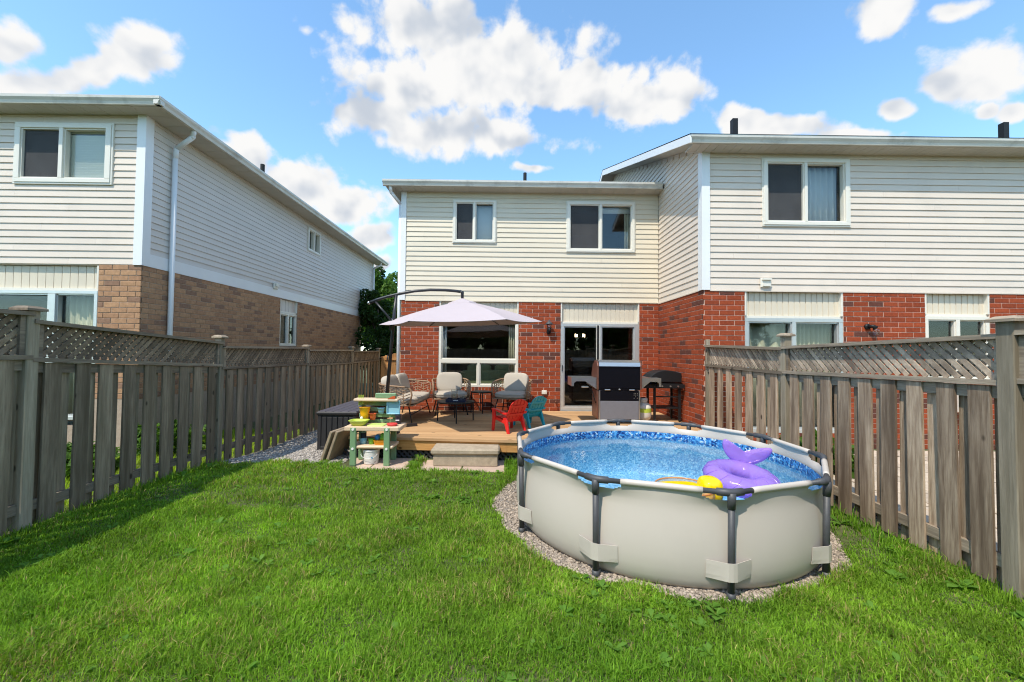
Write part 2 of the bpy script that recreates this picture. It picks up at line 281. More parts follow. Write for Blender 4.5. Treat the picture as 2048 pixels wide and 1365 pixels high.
# ------------------------------------------------------------------ mesh builder
class MB:
    def __init__(s, o=(0, 0, 0)): s.v = []; s.f = []; s.o = Vector(o)
    def add(s, vs, fs):
        b = len(s.v); s.v += [tuple(Vector(p)-s.o) for p in vs]; s.f += [tuple(i+b for i in q) for q in fs]; return s
    def box(s, x0, x1, y0, y1, z0, z1):
        return s.add([(x0, y0, z0), (x1, y0, z0), (x1, y1, z0), (x0, y1, z0), (x0, y0, z1), (x1, y0, z1), (x1, y1, z1), (x0, y1, z1)],
                     [(3, 2, 1, 0), (4, 5, 6, 7), (0, 1, 5, 4), (1, 2, 6, 5), (2, 3, 7, 6), (3, 0, 4, 7)])
    def cbox(s, x0, x1, y0, y1, z0, z1, c=.01):
        # box with chamfered edges
        ex = [(x0, x1), (y0, y1), (z0, z1)]; pts = {}; vs = []
        for sx in (0, 1):
            for sy in (0, 1):
                for sz in (0, 1):
                    for ax in range(3):
                        p = [ex[0][sx]+(c if sx == 0 else -c)*(ax != 0), ex[1][sy]+(c if sy == 0 else -c)*(ax != 1), ex[2][sz]+(c if sz == 0 else -c)*(ax != 2)]
                        pts[(sx, sy, sz, ax)] = len(vs); vs.append(p)
        fs = []
        for ax in range(3):
            a, b = [(1, 2), (0, 2), (0, 1)][ax]
            for sd in (0, 1):
                q = []
                for ua, ub in ((0, 0), (1, 0), (1, 1), (0, 1)):
                    k = [0, 0, 0]; k[ax] = sd; k[a] = ua; k[b] = ub; q.append(pts[(*k, ax)])
                if (sd == 0) ^ (ax == 1): q = q[::-1]
                fs.append(tuple(q))
        for ax in range(3):
            a, b = [(1, 2), (0, 2), (0, 1)][ax]
            for ua in (0, 1):
                for ub in (0, 1):
                    k0 = [0, 0, 0]; k0[a] = ua; k0[b] = ub; k1 = list(k0); k1[ax] = 1
                    fs.append((pts[(*k0, a)], pts[(*k1, a)], pts[(*k1, b)], pts[(*k0, b)]))
        for sx in (0, 1):
            for sy in (0, 1):
                for sz in (0, 1): fs.append(tuple(pts[(sx, sy, sz, a)] for a in range(3)))
        return s.add(vs, fs)
    def bar(s, p, q, w, h, up=(0, 0, 1)):
        # rectangular bar from p to q, width w (sideways) and height h (along up)
        p = Vector(p); q = Vector(q); d = (q-p).normalized(); u = Vector(up); sd = d.cross(u)
        if sd.length < 1e-5: sd = d.cross(Vector((0, 1, 0)))
        sd.normalize(); u = sd.cross(d).normalized(); vs = []
        for c in (p, q):
            for a, b in ((-1, -1), (1, -1), (1, 1), (-1, 1)): vs.append(c+sd*a*w/2+u*b*h/2)
        return s.add(vs, [(3, 2, 1, 0), (4, 5, 6, 7), (0, 1, 5, 4), (1, 2, 6, 5), (2, 3, 7, 6), (3, 0, 4, 7)])
    def tube(s, pts, r, n=8, closed=False, caps=True):
        pts = [Vector(p) for p in pts]; m = len(pts); rs = r if isinstance(r, (list, tuple)) else [r]*m
        vs = []; fr = None
        for i, p in enumerate(pts):
            a = pts[(i-1) % m] if (closed or i > 0) else p; b = pts[(i+1) % m] if (closed or i < m-1) else p
            t = (b-a).normalized()
            if fr is None:
                u = t.orthogonal().normalized()
            else:
                u = (fr - t*fr.dot(t))
                u = u.normalized() if u.length > 1e-6 else t.orthogonal().normalized()
            fr = u; w = t.cross(u)
            for k in range(n):
                a_ = 2*math.pi*k/n; vs.append(p+(u*math.cos(a_)+w*math.sin(a_))*rs[i])
        fs = []
        for i in range(m if closed else m-1):
            j = (i+1) % m
            for k in range(n): fs.append((i*n+k, i*n+(k+1) % n, j*n+(k+1) % n, j*n+k))
        if caps and not closed: fs.append(tuple(range(n))[::-1]); fs.append(tuple((m-1)*n+k for k in range(n)))
        return s.add(vs, fs)
    def lathe(s, prof, n=20, c=(0, 0, 0), sx=1, sy=1, caps=True):
        vs = []; fs = []
        for r, z in prof:
            for k in range(n): a = 2*math.pi*k/n; vs.append((c[0]+r*sx*math.cos(a), c[1]+r*sy*math.sin(a), c[2]+z))
        for i in range(len(prof)-1):
            for k in range(n): fs.append((i*n+k, i*n+(k+1) % n, (i+1)*n+(k+1) % n, (i+1)*n+k))
        if caps: fs.append(tuple(range(n))[::-1]); fs.append(tuple((len(prof)-1)*n+k for k in range(n)))
        return s.add(vs, fs)
    def superell(s, c, size, e1=.4, e2=.4, nu=24, nv=14, M=None, crease=0):
        # rounded cushion
        vs = []; fs = []; sg = lambda x, e: math.copysign(abs(x)**e, x)
        for j in range(nv+1):
            ph = -math.pi/2+math.pi*j/nv
            for i in range(nu):
                th = 2*math.pi*i/nu
                p = Vector((size[0]/2*sg(math.cos(ph), e1)*sg(math.cos(th), e2), size[1]/2*sg(math.cos(ph), e1)*sg(math.sin(th), e2), size[2]/2*sg(math.sin(ph), e1)))
                if crease: p *= 1+crease*math.sin(7*th+3*ph)*math.cos(ph)
                if M is not None: p = M @ p
                vs.append(Vector(c)+p)
        for j in range(nv):
            for i in range(nu): fs.append((j*nu+i, j*nu+(i+1) % nu, (j+1)*nu+(i+1) % nu, (j+1)*nu+i))
        return s.add(vs, fs)
    def prism(s, poly, fn, d0, d1):
        # polygon (a,b) swept from depth d0 to d1 through fn(a,b,d)
        n = len(poly); vs = [fn(a, b, d0) for a, b in poly]+[fn(a, b, d1) for a, b in poly]
        return s.add(vs, [tuple(range(n))[::-1], tuple(range(n, 2*n))]+[(i, (i+1) % n, n+(i+1) % n, n+i) for i in range(n)])
    def torus(s, c, R, r, n=40, m=16, sz=1, M=None):
        vs = []; fs = []
        for i in range(n):
            a = 2*math.pi*i/n
            for j in range(m):
                b = 2*math.pi*j/m; p = Vector(((R+r*math.cos(b))*math.cos(a), (R+r*math.cos(b))*math.sin(a), r*sz*math.sin(b)))
                if M is not None: p = M @ p
                vs.append(Vector(c)+p)
        for i in range(n):
            for j in range(m): fs.append((i*m+j, ((i+1) % n)*m+j, ((i+1) % n)*m+(j+1) % m, i*m+(j+1) % m))
        return s.add(vs, fs)
    def mesh(s, name, mat, smooth=False):
        me = bpy.data.meshes.new(name); me.from_pydata(s.v, [], s.f); me.materials.append(MAT[mat])
        if smooth: me.shade_smooth()
        me.update(); return me
    def obj(s, name, mat, parent=None, smooth=False, **tags):
        return link(name, s.mesh(name, mat, smooth), parent, **tags)
def link(name, me, parent=None, label=None, cat=None, group=None, kind=None):
    o = bpy.data.objects.new(name, me); COL.objects.link(o)
    if parent is not None: o.parent = parent
    return tag(o, label, cat, group, kind)
def tag(o, label=None, cat=None, group=None, kind=None):
    if label: o['label'] = label
    if cat: o['category'] = cat
    if group: o['group'] = group
    if kind: o['kind'] = kind
    return o
def thing(name, label, cat, loc=(0, 0, 0), rz=0, group=None):
    o = bpy.data.objects.new(name, None); COL.objects.link(o); o.location = loc; o.rotation_euler.z = rz; o.empty_display_size = .1
    return tag(o, label, cat, group)
def bev(o, w, seg=2):
    m = o.modifiers.new('bevel', 'BEVEL'); m.width = w; m.segments = seg; m.limit_method = 'ANGLE'; return o
def autosmooth(o): o.data.shade_smooth(); return o
def proj(p):
    d = Vector(p)-CAMP; w = d.dot(_fw)
    return (1024+822*d.dot(_rr)/w, 682.5-822*d.dot(_uu)/w, w) if w > .1 else (-9e9, -9e9, w)
def sstep(x, a, b): t = min(1, max(0, (x-a)/(b-a))); return t*t*(3-2*t)

# ================================================================== ground
def gz(x, y):
    return .10*sstep(-x, 1.6, 4.0)*(1-sstep(y, 4.8, 7.0)) - .06*sstep(-x, 3.0, 4.2)*sstep(y, 6.2, 7.4) + .045*sstep(y, 4.4, 5.8)*sstep(-x, -1.0, .6)*(1-sstep(-x, 3.0, 4.0)) + .05*sstep(x, 3.05, 3.5)
PX, PY, PR = 1.567, 4.394, 1.515
def lines(a, b, fa, fb, st):
    far = [a, a*.6, a*.35, a*.2]; 
    return far
xs = [-400, -150, -60, -30, -18, -12, -9, -7]+[-6+.25*i for i in range(45)]+[5.5, 7, 9, 12, 18, 30, 60, 150, 400]
ys = [-400, -150, -60, -30, -15, -8, -4, -2, -1]+[-.5+.25*i for i in range(36)]+[9, 10, 12, 15, 20, 30, 60, 150, 400]
gm = MB(); nx = len(xs)
gm.add([(x, y, gz(x, y)) for y in ys for x in xs], [(j*nx+i, j*nx+i+1, (j+1)*nx+i+1, (j+1)*nx+i) for j in range(len(ys)-1) for i in range(nx-1)])
gm.obj('ground', 'thatch', smooth=True, kind='structure')

# ================================================================== wall tools
class Wall:
    def __init__(s, axis, c, sg=-1): s.a = axis; s.c = c; s.s = sg
    def P(s, u, z, d): return (u, s.c+s.s*d, z) if s.a == 'y' else (s.c+s.s*d, u, z)
    def rot(s): return 0 if s.a == 'y' else (-math.pi/2 if s.s < 0 else math.pi/2)
def wbox(mb, w, u0, u1, z0, z1, d0, d1, c=0):
    p = w.P(u0, z0, d0); q = w.P(u1, z1, d1); a = [min(i, j) for i, j in zip(p, q)]; b = [max(i, j) for i, j in zip(p, q)]
    if c: mb.cbox(a[0], b[0], a[1], b[1], a[2], b[2], c)
    else: mb.box(a[0], b[0], a[1], b[1], a[2], b[2])
def free(u0, u1, z0, z1, ops):
    """rectangles that cover u0..u1 x z0..z1 outside the openings"""
    zs = sorted({z0, z1}|{z for o in ops for z in o[2:4] if z0 < z < z1}); out = []
    for a, b in zip(zs, zs[1:]):
        m = (a+b)/2; cur = u0
        for o in sorted(o for o in ops if o[2] < m < o[3] and o[1] > u0 and o[0] < u1):
            if o[0] > cur+1e-6: out.append((cur, o[0], a, b))
            cur = max(cur, o[1])
        if cur < u1-1e-6: out.append((cur, u1, a, b))
    return out
def wallslab(mb, w, u0, u1, z0, z1, ops, d0, d1):
    for r in free(u0, u1, z0, z1, ops): wbox(mb, w, *r, d0, d1)
EXPO = .1143
def siding(H, org, w, u0, u1, z0, z1, ops, mat, d=.0, ulim=None):
    n = int(math.ceil((z1-z0)/EXPO-1e-6))
    for k in range(n):
        a = z0+k*EXPO; b = min(z1, a+EXPO); pr = lambda z: d+.019-.012*(z-a)/EXPO; jt = u0+((k*1.37+.9) % 3.66)
        s0, s1 = (u0, u1) if ulim is None else ulim(b)
        if s1-s0 < .05: continue
        pcs = []
        for (p, q, za, zb) in free(s0, s1, a, b, ops):
            cutp = [c_ for c_ in (jt+3.66*i_ for i_ in range(5)) if p+.3 < c_ < q-.3]
            for p_, q_ in zip([p]+cutp, cutp+[q]): pcs.append((p_, q_, za, zb))
        for (p, q, za, zb) in pcs:
            e = .0009; mb = MB(org)
            mb.prism([(d-.01, za), (pr(za), za), (pr(min(za+.012, zb)), min(za+.012, zb)), (pr(zb)-.004 if zb == b else pr(zb), zb), (d-.01, zb)], lambda dd, z, u: w.P(u, z, dd), p+e, q-e)
            mb.obj('siding_board', mat, H)
BRL, BRH, JN = .2675, .0903, .010
BMESH = {}
def brickmesh(L, h, mat, dp=.02, ch=.004):
    k = (round(L, 3), round(h, 3), mat)
    if k not in BMESH:
        m = MB(); x, z = L/2, h/2
        m.add([(-x, 0, -z), (x, 0, -z), (x, 0, z), (-x, 0, z), (-x, -dp+ch, -z), (x, -dp+ch, -z), (x, -dp+ch, z), (-x, -dp+ch, z), (-x+ch, -dp, -z+ch), (x-ch, -dp, -z+ch), (x-ch, -dp, z-ch), (-x+ch, -dp, z-ch)],
              [(8, 9, 10, 11)]+[f for i in range(4) for f in ((i, (i+1) % 4, 4+(i+1) % 4, 4+i), (4+i, 4+(i+1) % 4, 8+(i+1) % 4, 8+i))])
        BMESH[k] = m.mesh('brick', mat)
    return BMESH[k]
def bricks_of(w, u0, u1, z0, z1, ops, extra=()):
    out = []; k = 0; z = z1
    while z-BRH > z0-.05:
        za, zb = z-BRH, z; off = (k % 2)*BRL/2; cur = [(u0, u1)]
        for o in ops:
            if o[2] < zb-.03 and o[3] > za+.03:
                cur = [seg for (a, b) in cur for seg in ((a, min(b, o[0])), (max(a, o[1]), b)) if seg[1]-seg[0] > .03]
        for a, b in cur:
            i0 = math.floor((a-off)/BRL); u = i0*BRL+off
            while u < b:
                p, q = max(a, u), min(b, u+BRL)
                if q-p > .045: out.append((w, (p+q)/2, (za+zb)/2, round(q-p-JN, 2 if q-p < BRL-.003 else 4), BRH-JN))
                u += BRL
        z -= BRH; k += 1
    return out+list(extra)
def place_bricks(H, org, lst, mat, zmin, limit=290):
    cand = []; rest = []
    for b in lst:
        w, u, z, L, h = b; p = w.P(u, z, 0); X, Y, dd = proj(p)
        if 0 < X < 2048 and 0 < Y < 1365 and z > zmin(X, z) and L > .05:
            a = proj(w.P(u-L/2, z, 0)); c = proj(w.P(u+L/2, z, 0)); cand.append((-abs(a[0]-c[0])*h/dd, len(cand), b))
        else: rest.append(b)
    cand.sort(); rest += [c[2] for c in cand[limit:]]
    for _, _, (w, u, z, L, h) in cand[:limit]:
        o = link('brick', brickmesh(L, h, mat), H); o.location = Vector(w.P(u, z, random.uniform(-.0025, .0015)))-Vector(org); o.rotation_euler.z = w.rot()
    mb = MB()
    for (w, u, z, L, h) in rest:
        me = brickmesh(L, h, mat); M = Matrix.Translation(Vector(w.P(u, z, random.uniform(-.002, .001)))-Vector(org)) @ Matrix.Rotation(w.rot(), 4, 'Z')
        mb.add([M @ v.co for v in me.vertices], [tuple(p.vertices) for p in me.polygons])
    if rest: mb.obj('brickwork', mat, H, kind='stuff')
def window(H, org, w, u0, u1, z0, z1, cells, name='window', mat='frame_white', d=.03, fr=.05, cas=.0, scr=(), pane='pane', back=.07):
    m = MB(org); wallslab(m, w, u0, u1, z0, z1, cells, -back, d)
    if cas:
        wallslab(m, w, u0-cas, u1+cas, z0-cas, z1+cas, [(u0, u1, z0, z1)], -.01, d-.012)
    f = m.obj(name, mat, H); bev(f, .004, 1)
    for i, c in enumerate(cells):
        s = MB(org); wallslab(s, w, c[0]-.002, c[1]+.002, c[2]-.002, c[3]+.002, [(c[0]+.020, c[1]-.020, c[2]+.024, c[3]-.020)], -back+.004, d-.022-.008*(i % 2)); s.obj('sash', mat, f)
        g = MB(org); wbox(g, w, c[0]+.02, c[1]-.02, c[2]+.02, c[3]-.02, -back+.012, -back+.018); g.obj('pane', pane, f)
        if i in scr:
            q = MB(org); wbox(q, w, c[0]+.02, c[1]-.02, c[2]+.02, c[3]-.02, -.012, -.010); q.obj('insect_screen', 'screen', f)
    return f
def vpanel(H, org, w, u0, u1, z0, z1, d=-.09, mat='siding_cream', step=.105):
    n = max(2, round((u1-u0)/step)); s = (u1-u0)/n
    for i in range(n):
        m = MB(org); a = u0+i*s; m.prism([(a+.004, d), (a+s-.003, d), (a+s-.008, d+.012), (a+.006, d+.014)], lambda u, dd, z: w.P(u, z, dd), z0, z1); m.obj('panel_strip', mat, H)
    m = MB(org); wbox(m, w, u0, u1, z0, z1, d-.02, d+.001); wbox(m, w, u0-.0, u1, z0-.04, z0, d-.02, d+.05); wbox(m, w, u1-.028, u1+.0, z0+.001, z1, d+.002, .012); wbox(m, w, u0, u0+.028, z0+.001, z1, d+.002, .012); m.obj('panel_trim', 'frame_white', H)
def gutter(H, org, w, u0, u1, z, d, mat='gutter_paint', name='gutter'):
    m = MB(org); m.prism([(d-.10, z), (d-.035, z), (d-.02, z+.045), (d+.008, z+.085), (d+.012, z+.125), (d+.002, z+.128), (d-.10, z+.128)], lambda dd, zz, u: w.P(u, zz, dd), u0, u1); return m.obj(name, mat, H)
def soffit(H, org, w, u0, u1, z, d1, step=.152, mat='soffit_paint', d0=.0):
    n = max(1, round((u1-u0)/step)); s = (u1-u0)/n
    for i in range(n):
        m = MB(org); wbox(m, w, u0+i*s+.003, u0+(i+1)*s-.003, z, z+.012, d0, d1); m.obj('soffit_strip', mat, H)
    m = MB(org); wbox(m, w, u0, u1, z+.008, z+.02, d0, d1); m.obj('soffit_board', mat, H)
def downspout(H, org, pts, wd=.075, dp=.06, mat='trim_white', up=(0, 1, 0)):
    m = MB(org)
    for a, b in zip(pts, pts[1:]):
        m.tube([a, b], wd/2, 8)
    for p in pts[1:-1]: m.superell(p, (wd*1.02,)*3, 1, 1, 10, 6)
    return m.obj('downspout', mat, H, True)
def room(H, org, x0, x1, y0, y1, z0, z1, openface='y0', mat='interior'):
    m = MB(org); t = .05
    if openface != 'y0': m.box(x0, x1, y0-t, y0, z0, z1)
    m.box(x0, x1, y1, y1+t, z0, z1); m.box(x0-t, x0, y0, y1, z0, z1)
    if openface != 'x1': m.box(x1, x1+t, y0, y1, z0, z1)
    m.box(x0, x1, y0, y1, z0-t, z0); m.box(x0, x1, y0, y1, z1, z1+t)
    return m.obj('room', mat, H)

# ================================================================== middle house (cream siding, red brick)
org = (.5, 9.5, 0)
H = thing('semi_detached_house', 'cream sided red brick house straight behind the wooden deck and umbrella', 'house', org, group='houses')
w = Wall('y', 9.5)
ops = [(-1.62, .215, .89, 2.9), (1.19, 3.01, .36, 2.9)]
m = MB(org); wallslab(m, w, -2.5, 3.46, -.1, 2.9, ops, -.15, .012); m.obj('wall', 'mortar', H)
row = [(w, -1.62+.0765*(i+.5), .835, .067, .105) for i in range(24)]
lst = bricks_of(w, -2.5, 3.46, .02, 2.885, [(-1.62, .215, .785, 2.9), (1.19, 3.01, .36, 2.9)], row)
place_bricks(H, org, lst, 'brick_red', lambda X, z: .36)
sops = [(-1.32, -.34, 4.23, 5.215), (1.32, 2.89, 4.045, 5.213)]
m = MB(org); wallslab(m, w, -2.5, 3.46, 2.9, 5.5, sops, -.15, .0); m.box(-2.5, -2.35, 9.65, 18.9, -.1, 5.5); m.box(-2.35, 9.0, 18.75, 18.9, -.1, 5.5); m.obj('wall', 'siding_cream', H)
siding(H, org, w, -2.415, 3.455, 2.885, 5.42, sops, 'siding_cream')
m = MB(org); wbox(m, w, -2.535, -2.415, 2.88, 5.42, -.06, .034); m.obj('corner_trim', 'trim_white', H)
m = MB(org); wbox(m, w, -2.41, 3.45, 2.862, 2.884, -.01, .032); m.obj('starter_strip', 'siding_cream', H)
window(H, org, w, -1.32, -.34, 4.23, 5.215, [(-1.265, -.855, 4.285, 5.165), (-.81, -.395, 4.285, 5.165)], scr=(0,), cas=.02, d=.05)
window(H, org, w, 1.32, 2.89, 4.045, 5.213, [(1.385, 2.075, 4.105, 5.155), (2.125, 2.83, 4.105, 5.155)], scr=(0,), cas=.02, d=.05)
window(H, org, w, -1.615, .21, .892, 2.42, [(-1.56, .155, 1.53, 2.37), (-1.56, -.73, .945, 1.44), (-.67, .155, .945, 1.44)], d=.02)
vpanel(H, org, w, -1.615, .21, 2.425, 2.86, d=-.06)
vpanel(H, org, w, 1.192, 3.008, 2.42, 2.86, d=-.06)
dr = window(H, org, w, 1.195, 3.005, .385, 2.375, [(1.27, 2.05, .45, 2.31), (2.14, 2.90, .45, 2.31)], name='patio_door', mat='aluminium', d=.015, back=.09)
m = MB(org); wbox(m, w, 2.03, 2.075, .42, 2.34, -.03, .028); wbox(m, w, 1.222, 1.237, 1.28, 1.42, .015, .04); m.obj('door_handle', 'black_metal', dr)
m = MB(org); wbox(m, w, 2.02, 2.09, .41, 2.345, -.028, .022); m.obj('door_stile', 'frame_white', dr)
m = MB(org); wbox(m, w, 1.19, 3.01, .335, .383, -.1, .05); m.obj('door_sill', 'aluminium', dr)
gutter(H, org, w, -2.87, 3.42, 5.415, .40)
wl = Wall('x', -2.5, -1); gutter(H, org, wl, 9.2, 19.2, 5.415, .36)
soffit(H, org, w, -2.80, 3.45, 5.41, .33)
soffit(H, org, wl, 9.5, 18.9, 5.411, .33, .4)
m = MB(org); z0, z1 = 5.55, 7.02
m.add([(-2.86, 9.12, z0), (3.42, 9.12, z0), (3.42, 19.2, z0), (-2.86, 19.2, z0), (1.4, 14.1, z1), (3.42, 14.1, z1), (-2.86, 9.12, z0-.02), (3.42, 9.12, z0-.02)], [(0, 1, 5, 4), (0, 4, 3), (3, 4, 5, 2), (1, 2, 5), (6, 7, 1, 0)])
rf = m.obj('roof', 'shingle', H)
m = MB(org)
for i in range(9): m.add([(-2.86+.02+i*.012, 9.12+.5*i, z0+.012+.15*i), (3.42, 9.12+.5*i, z0+.012+.15*i), (3.42, 9.12+.5*i+.5, z0+.15*i+.156), (-2.86+.02+i*.012, 9.12+.5*i+.5, z0+.15*i+.156)], [(0, 1, 2, 3)])
m = MB(org); m.tube([(.366, 10.5, 5.9), (.366, 10.5, 6.33)], .045, 10); m.obj('vent_pipe', 'black_metal', rf)
for x in (.90, 1.99):
    m = MB(org); m.cbox(x-.13, x+.13, 10.75, 11.0, 6.0, 6.24, .03); m.obj('roof_vent', 'gun_plastic', rf)
downspout(H, org, [(-2.72, 9.20, 5.42), (-2.71, 9.24, 5.30), (-2.56, 9.50, 5.12), (-2.56, 9.53, .1)])
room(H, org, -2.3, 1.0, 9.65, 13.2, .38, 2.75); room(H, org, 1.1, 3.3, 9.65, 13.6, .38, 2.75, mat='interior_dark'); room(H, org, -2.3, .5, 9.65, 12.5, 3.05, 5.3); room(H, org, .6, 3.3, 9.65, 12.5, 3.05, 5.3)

# ================================================================== right house (beige siding, red brick)
org = (6, 7.3, 0)
H2 = thing('semi_detached_house', 'beige sided red brick house standing forward on the right behind the lattice fence', 'house', org, group='houses')
w = Wall('y', 7.3); wr = Wall('x', 3.47, -1)
ops = [(4.2, 5.965, .3, 2.86), (7.44, 8.605, 1.25, 2.86)]
m = MB(org); wallslab(m, w, 3.48, 14, -.1, 2.86, ops, -.15, .012); wallslab(m, wr, 7.29, 9.49, -.1, 2.87, [], -.15, .012); m.obj('wall', 'mortar', H2)
lst = bricks_of(w, 3.45, 10.2, .02, 2.85, ops)+bricks_of(wr, 7.285, 9.48, .02, 2.865, [])
place_bricks(H2, org, lst, 'brick_red', lambda X, z: .4 if X < 1405 else 1.75)
sops = [(4.54, 6.08, 4.03, 5.22)]
zs_, slope = 5.45, .352
rz_ = lambda y: zs_+(y-6.93)*slope
m = MB(org); wallslab(m, w, 3.48, 14, 2.87, 5.4, sops, -.15, .0); wallslab(m, wr, 7.31, 9.65, 2.88, 5.4, [], -.15, .0)
m.prism([(7.31, 5.4), (20.0, 5.4), (13.5, rz_(13.5)-.08), (7.31, rz_(7.31)-.08)], lambda u, z, d: wr.P(u, z, d), -.15, 0)
m.box(13.85, 14, 7.45, 19.5, -.1, 5.4); m.box(3.62, 14, 19.4, 19.5, -.1, 5.4); m.obj('wall', 'siding_beige', H2)
siding(H2, org, w, 3.57, 14, 2.85, 5.34, sops, 'siding_beige')
siding(H2, org, wr, 7.30, 9.47, 2.868, rz_(13.5)-.1, [], 'siding_beige', ulim=lambda z: (max(7.31, 6.93+(z-zs_+.10)/slope), 9.475 if z < 5.42 else (13.4 if z < 7.0 else min(13.5, 20-(z-5.4)*2.4))))
m = MB(org); m.box(3.425, 3.57, 7.262, 7.42, 2.848, 5.36); m.obj('corner_trim', 'trim_white', H2)
m = MB(org); wbox(m, w, 3.57, 14, 2.828, 2.849, -.01, .03); wbox(m, wr, 7.42, 9.45, 2.845, 2.866, -.01, .03); m.obj('starter_strip', 'siding_beige', H2)
window(H2, org, w, 4.54, 6.08, 4.03, 5.22, [(4.605, 5.27, 4.09, 5.165), (5.325, 6.01, 4.09, 5.165)], scr=(0,), cas=.025, d=.05)
window(H2, org, w, 4.205, 5.96, .32, 2.36, [(4.27, 5.05, .39, 2.29), (5.12, 5.89, .39, 2.29)], name='patio_door', mat='aluminium', d=.015, back=.09)
window(H2, org, w, 7.445, 8.6, 1.26, 2.42, [(7.50, 8.0, 1.32, 2.36), (8.07, 8.54, 1.32, 2.36)], d=.015)
vpanel(H2, org, w, 4.203, 5.962, 2.40, 2.83, d=-.07); vpanel(H2, org, w, 7.443, 8.602, 2.465, 2.83, d=-.07)
m = MB(org); wbox(m, w, 4.47, 4.66, 2.90, 3.07, .02, .05, .008); wbox(m, w, 4.49, 4.64, 3.03, 3.06, .05, .09); wbox(m, w, 4.50, 4.63, 2.92, 2.97, .05, .075); m.obj('dryer_vent', 'frame_white', H2)
gutter(H2, org, w, 3.07, 14, 5.33, .40); soffit(H2, org, w, 3.14, 14, 5.325, .33)
m = MB(org)
m.add([(3.05, 6.88, zs_+.01), (14.4, 6.88, zs_+.01), (14.4, 13.5, rz_(13.5)+.03), (3.05, 13.5, rz_(13.5)+.03), (14.4, 20.2, zs_+.01), (3.05, 20.2, zs_+.01)], [(0, 1, 2, 3), (3, 2, 4, 5)])
rf = m.obj('roof', 'shingle', H2)
m = MB(org)
for a, b in (((6.90, zs_), (13.5, rz_(13.5)+.01)), ((13.5, rz_(13.5)+.01), (20.1, zs_))):
    m.prism([a, b, (b[0], b[1]-.17), (a[0], a[1]-.14)], lambda u, z, x: (x, u, z), 3.055, 3.08)
m.obj('rake_fascia', 'trim_white', H2)
m = MB(org)
for a, b in (((6.95, zs_), (13.5, rz_(13.5)+.01)), ((13.5, rz_(13.5)+.01), (20.1, zs_))):
    m.prism([(a[0], a[1]-.10), (b[0], b[1]-.13), (b[0], b[1]-.145), (a[0], a[1]-.115)], lambda u, z, x: (x, u, z), 3.08, 3.50)
m.obj('rake_soffit', 'soffit_paint', H2)
for x in (4.304, 9.556):
    m = MB(org); m.box(x-.05, x+.05, 7.75, 7.85, 5.6, 6.24); m.obj('vent_pipe', 'black_metal', rf)
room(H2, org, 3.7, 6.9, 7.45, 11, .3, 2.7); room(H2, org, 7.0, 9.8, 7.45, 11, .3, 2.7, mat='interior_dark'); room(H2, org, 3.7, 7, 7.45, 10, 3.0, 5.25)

# ================================================================== left house (beige siding, side wall greyed for its shade, tan brick)
org = (-8, 7, 0)
H3 = thing('detached_house', 'tan brick house with pale siding beyond the left fence', 'house', org, group='houses')
w = Wall('y', 6.95); we = Wall('x', -6.22, 1)
ops = [(-9.4, -6.92, .4, 3.1)]; eops = [(11.15, 12.05, 1.80, 3.1)]
m = MB(org); wallslab(m, w, -12, -6.23, -.1, 3.1, ops, -.15, .012); wallslab(m, we, 6.96, 17.0, -.1, 3.1, eops, -.15, .012); m.box(-7.4, -6.2, 16.95, 17.1, -.1, 3.1); m.obj('wall', 'mortar_tan', H3)
lst = bricks_of(w, -10, -6.20, .9, 3.11, ops)+bricks_of(we, 6.935, 17.0, .9, 3.11, eops)
place_bricks(H3, org, lst, 'brick_tan', lambda X, z: 1.72+max(0, (430-X)/430*.2))
sops = [(-8.37, -6.765, 4.49, 5.485)]; seops = [(12.56, 13.36, 4.77, 5.47)]
m = MB(org); wallslab(m, w, -12, -6.23, 3.1, 5.66, sops, -.15, 0); wallslab(m, we, 7.1, 18.65, 3.1, 5.66, seops, -.15, 0); m.box(-12, -6.2, 18.5, 18.65, 3.1, 5.6); m.box(-12, -6.24, 17.1, 18.65, 3.0, 3.1); m.obj('wall', 'siding_beige', H3)
siding(H3, org, w, -12, -6.335, 3.115, 5.66, sops, 'siding_beige')
siding(H3, org, we, 7.06, 18.55, 3.32, 5.66, seops, 'siding_beige_shaded')  # same siding as the front, shade painted into the colour
m = MB(org); m.box(-6.335, -6.185, 6.912, 7.07, 3.105, 5.66); m.obj('corner_trim', 'trim_white', H3)
m = MB(org); wbox(m, we, 7.07, 18.6, 3.105, 3.325, -.01, .03); m.obj('trim_board', 'trim_white', H3)
m = MB(org); wbox(m, we, 18.55, 18.68, 3.33, 5.66, -.05, .03); m.obj('corner_trim', 'trim_white', H3)
window(H3, org, w, -8.37, -6.765, 4.49, 5.485, [(-8.29, -7.64, 4.56, 5.42), (-7.57, -6.86, 4.56, 5.42)], scr=(0,), cas=.03, d=.05)
window(H3, org, we, 12.56, 13.36, 4.77, 5.47, [(12.61, 12.93, 4.82, 5.42), (12.98, 13.31, 4.82, 5.42)], cas=.02, d=.05)
window(H3, org, w, -9.38, -6.925, .5, 2.665, [(-9.30, -7.76, .56, 2.61), (-7.63, -6.985, .56, 2.61)], name='patio_door', mat='aluminium', d=.015, back=.09)
vpanel(H3, org, w, -9.38, -6.922, 2.71, 3.09, d=-.07, step=.14)
window(H3, org, we, 11.16, 12.04, 1.81, 2.72, [(11.21, 11.57, 1.86, 2.67), (11.63, 11.99, 1.86, 2.67)], d=.0)
vpanel(H3, org, we, 11.16, 12.04, 2.765, 3.09, d=-.06, mat='siding_beige_shaded', step=.16)  # panel strips in the same shade-greyed beige
m = MB(org); wbox(m, we, 10.75, 10.93, 3.30, 3.46, .03, .07, .008); wbox(m, we, 10.77, 10.91, 3.36, 3.44, .07, .11); m.obj('dryer_vent', 'frame_white', H3)
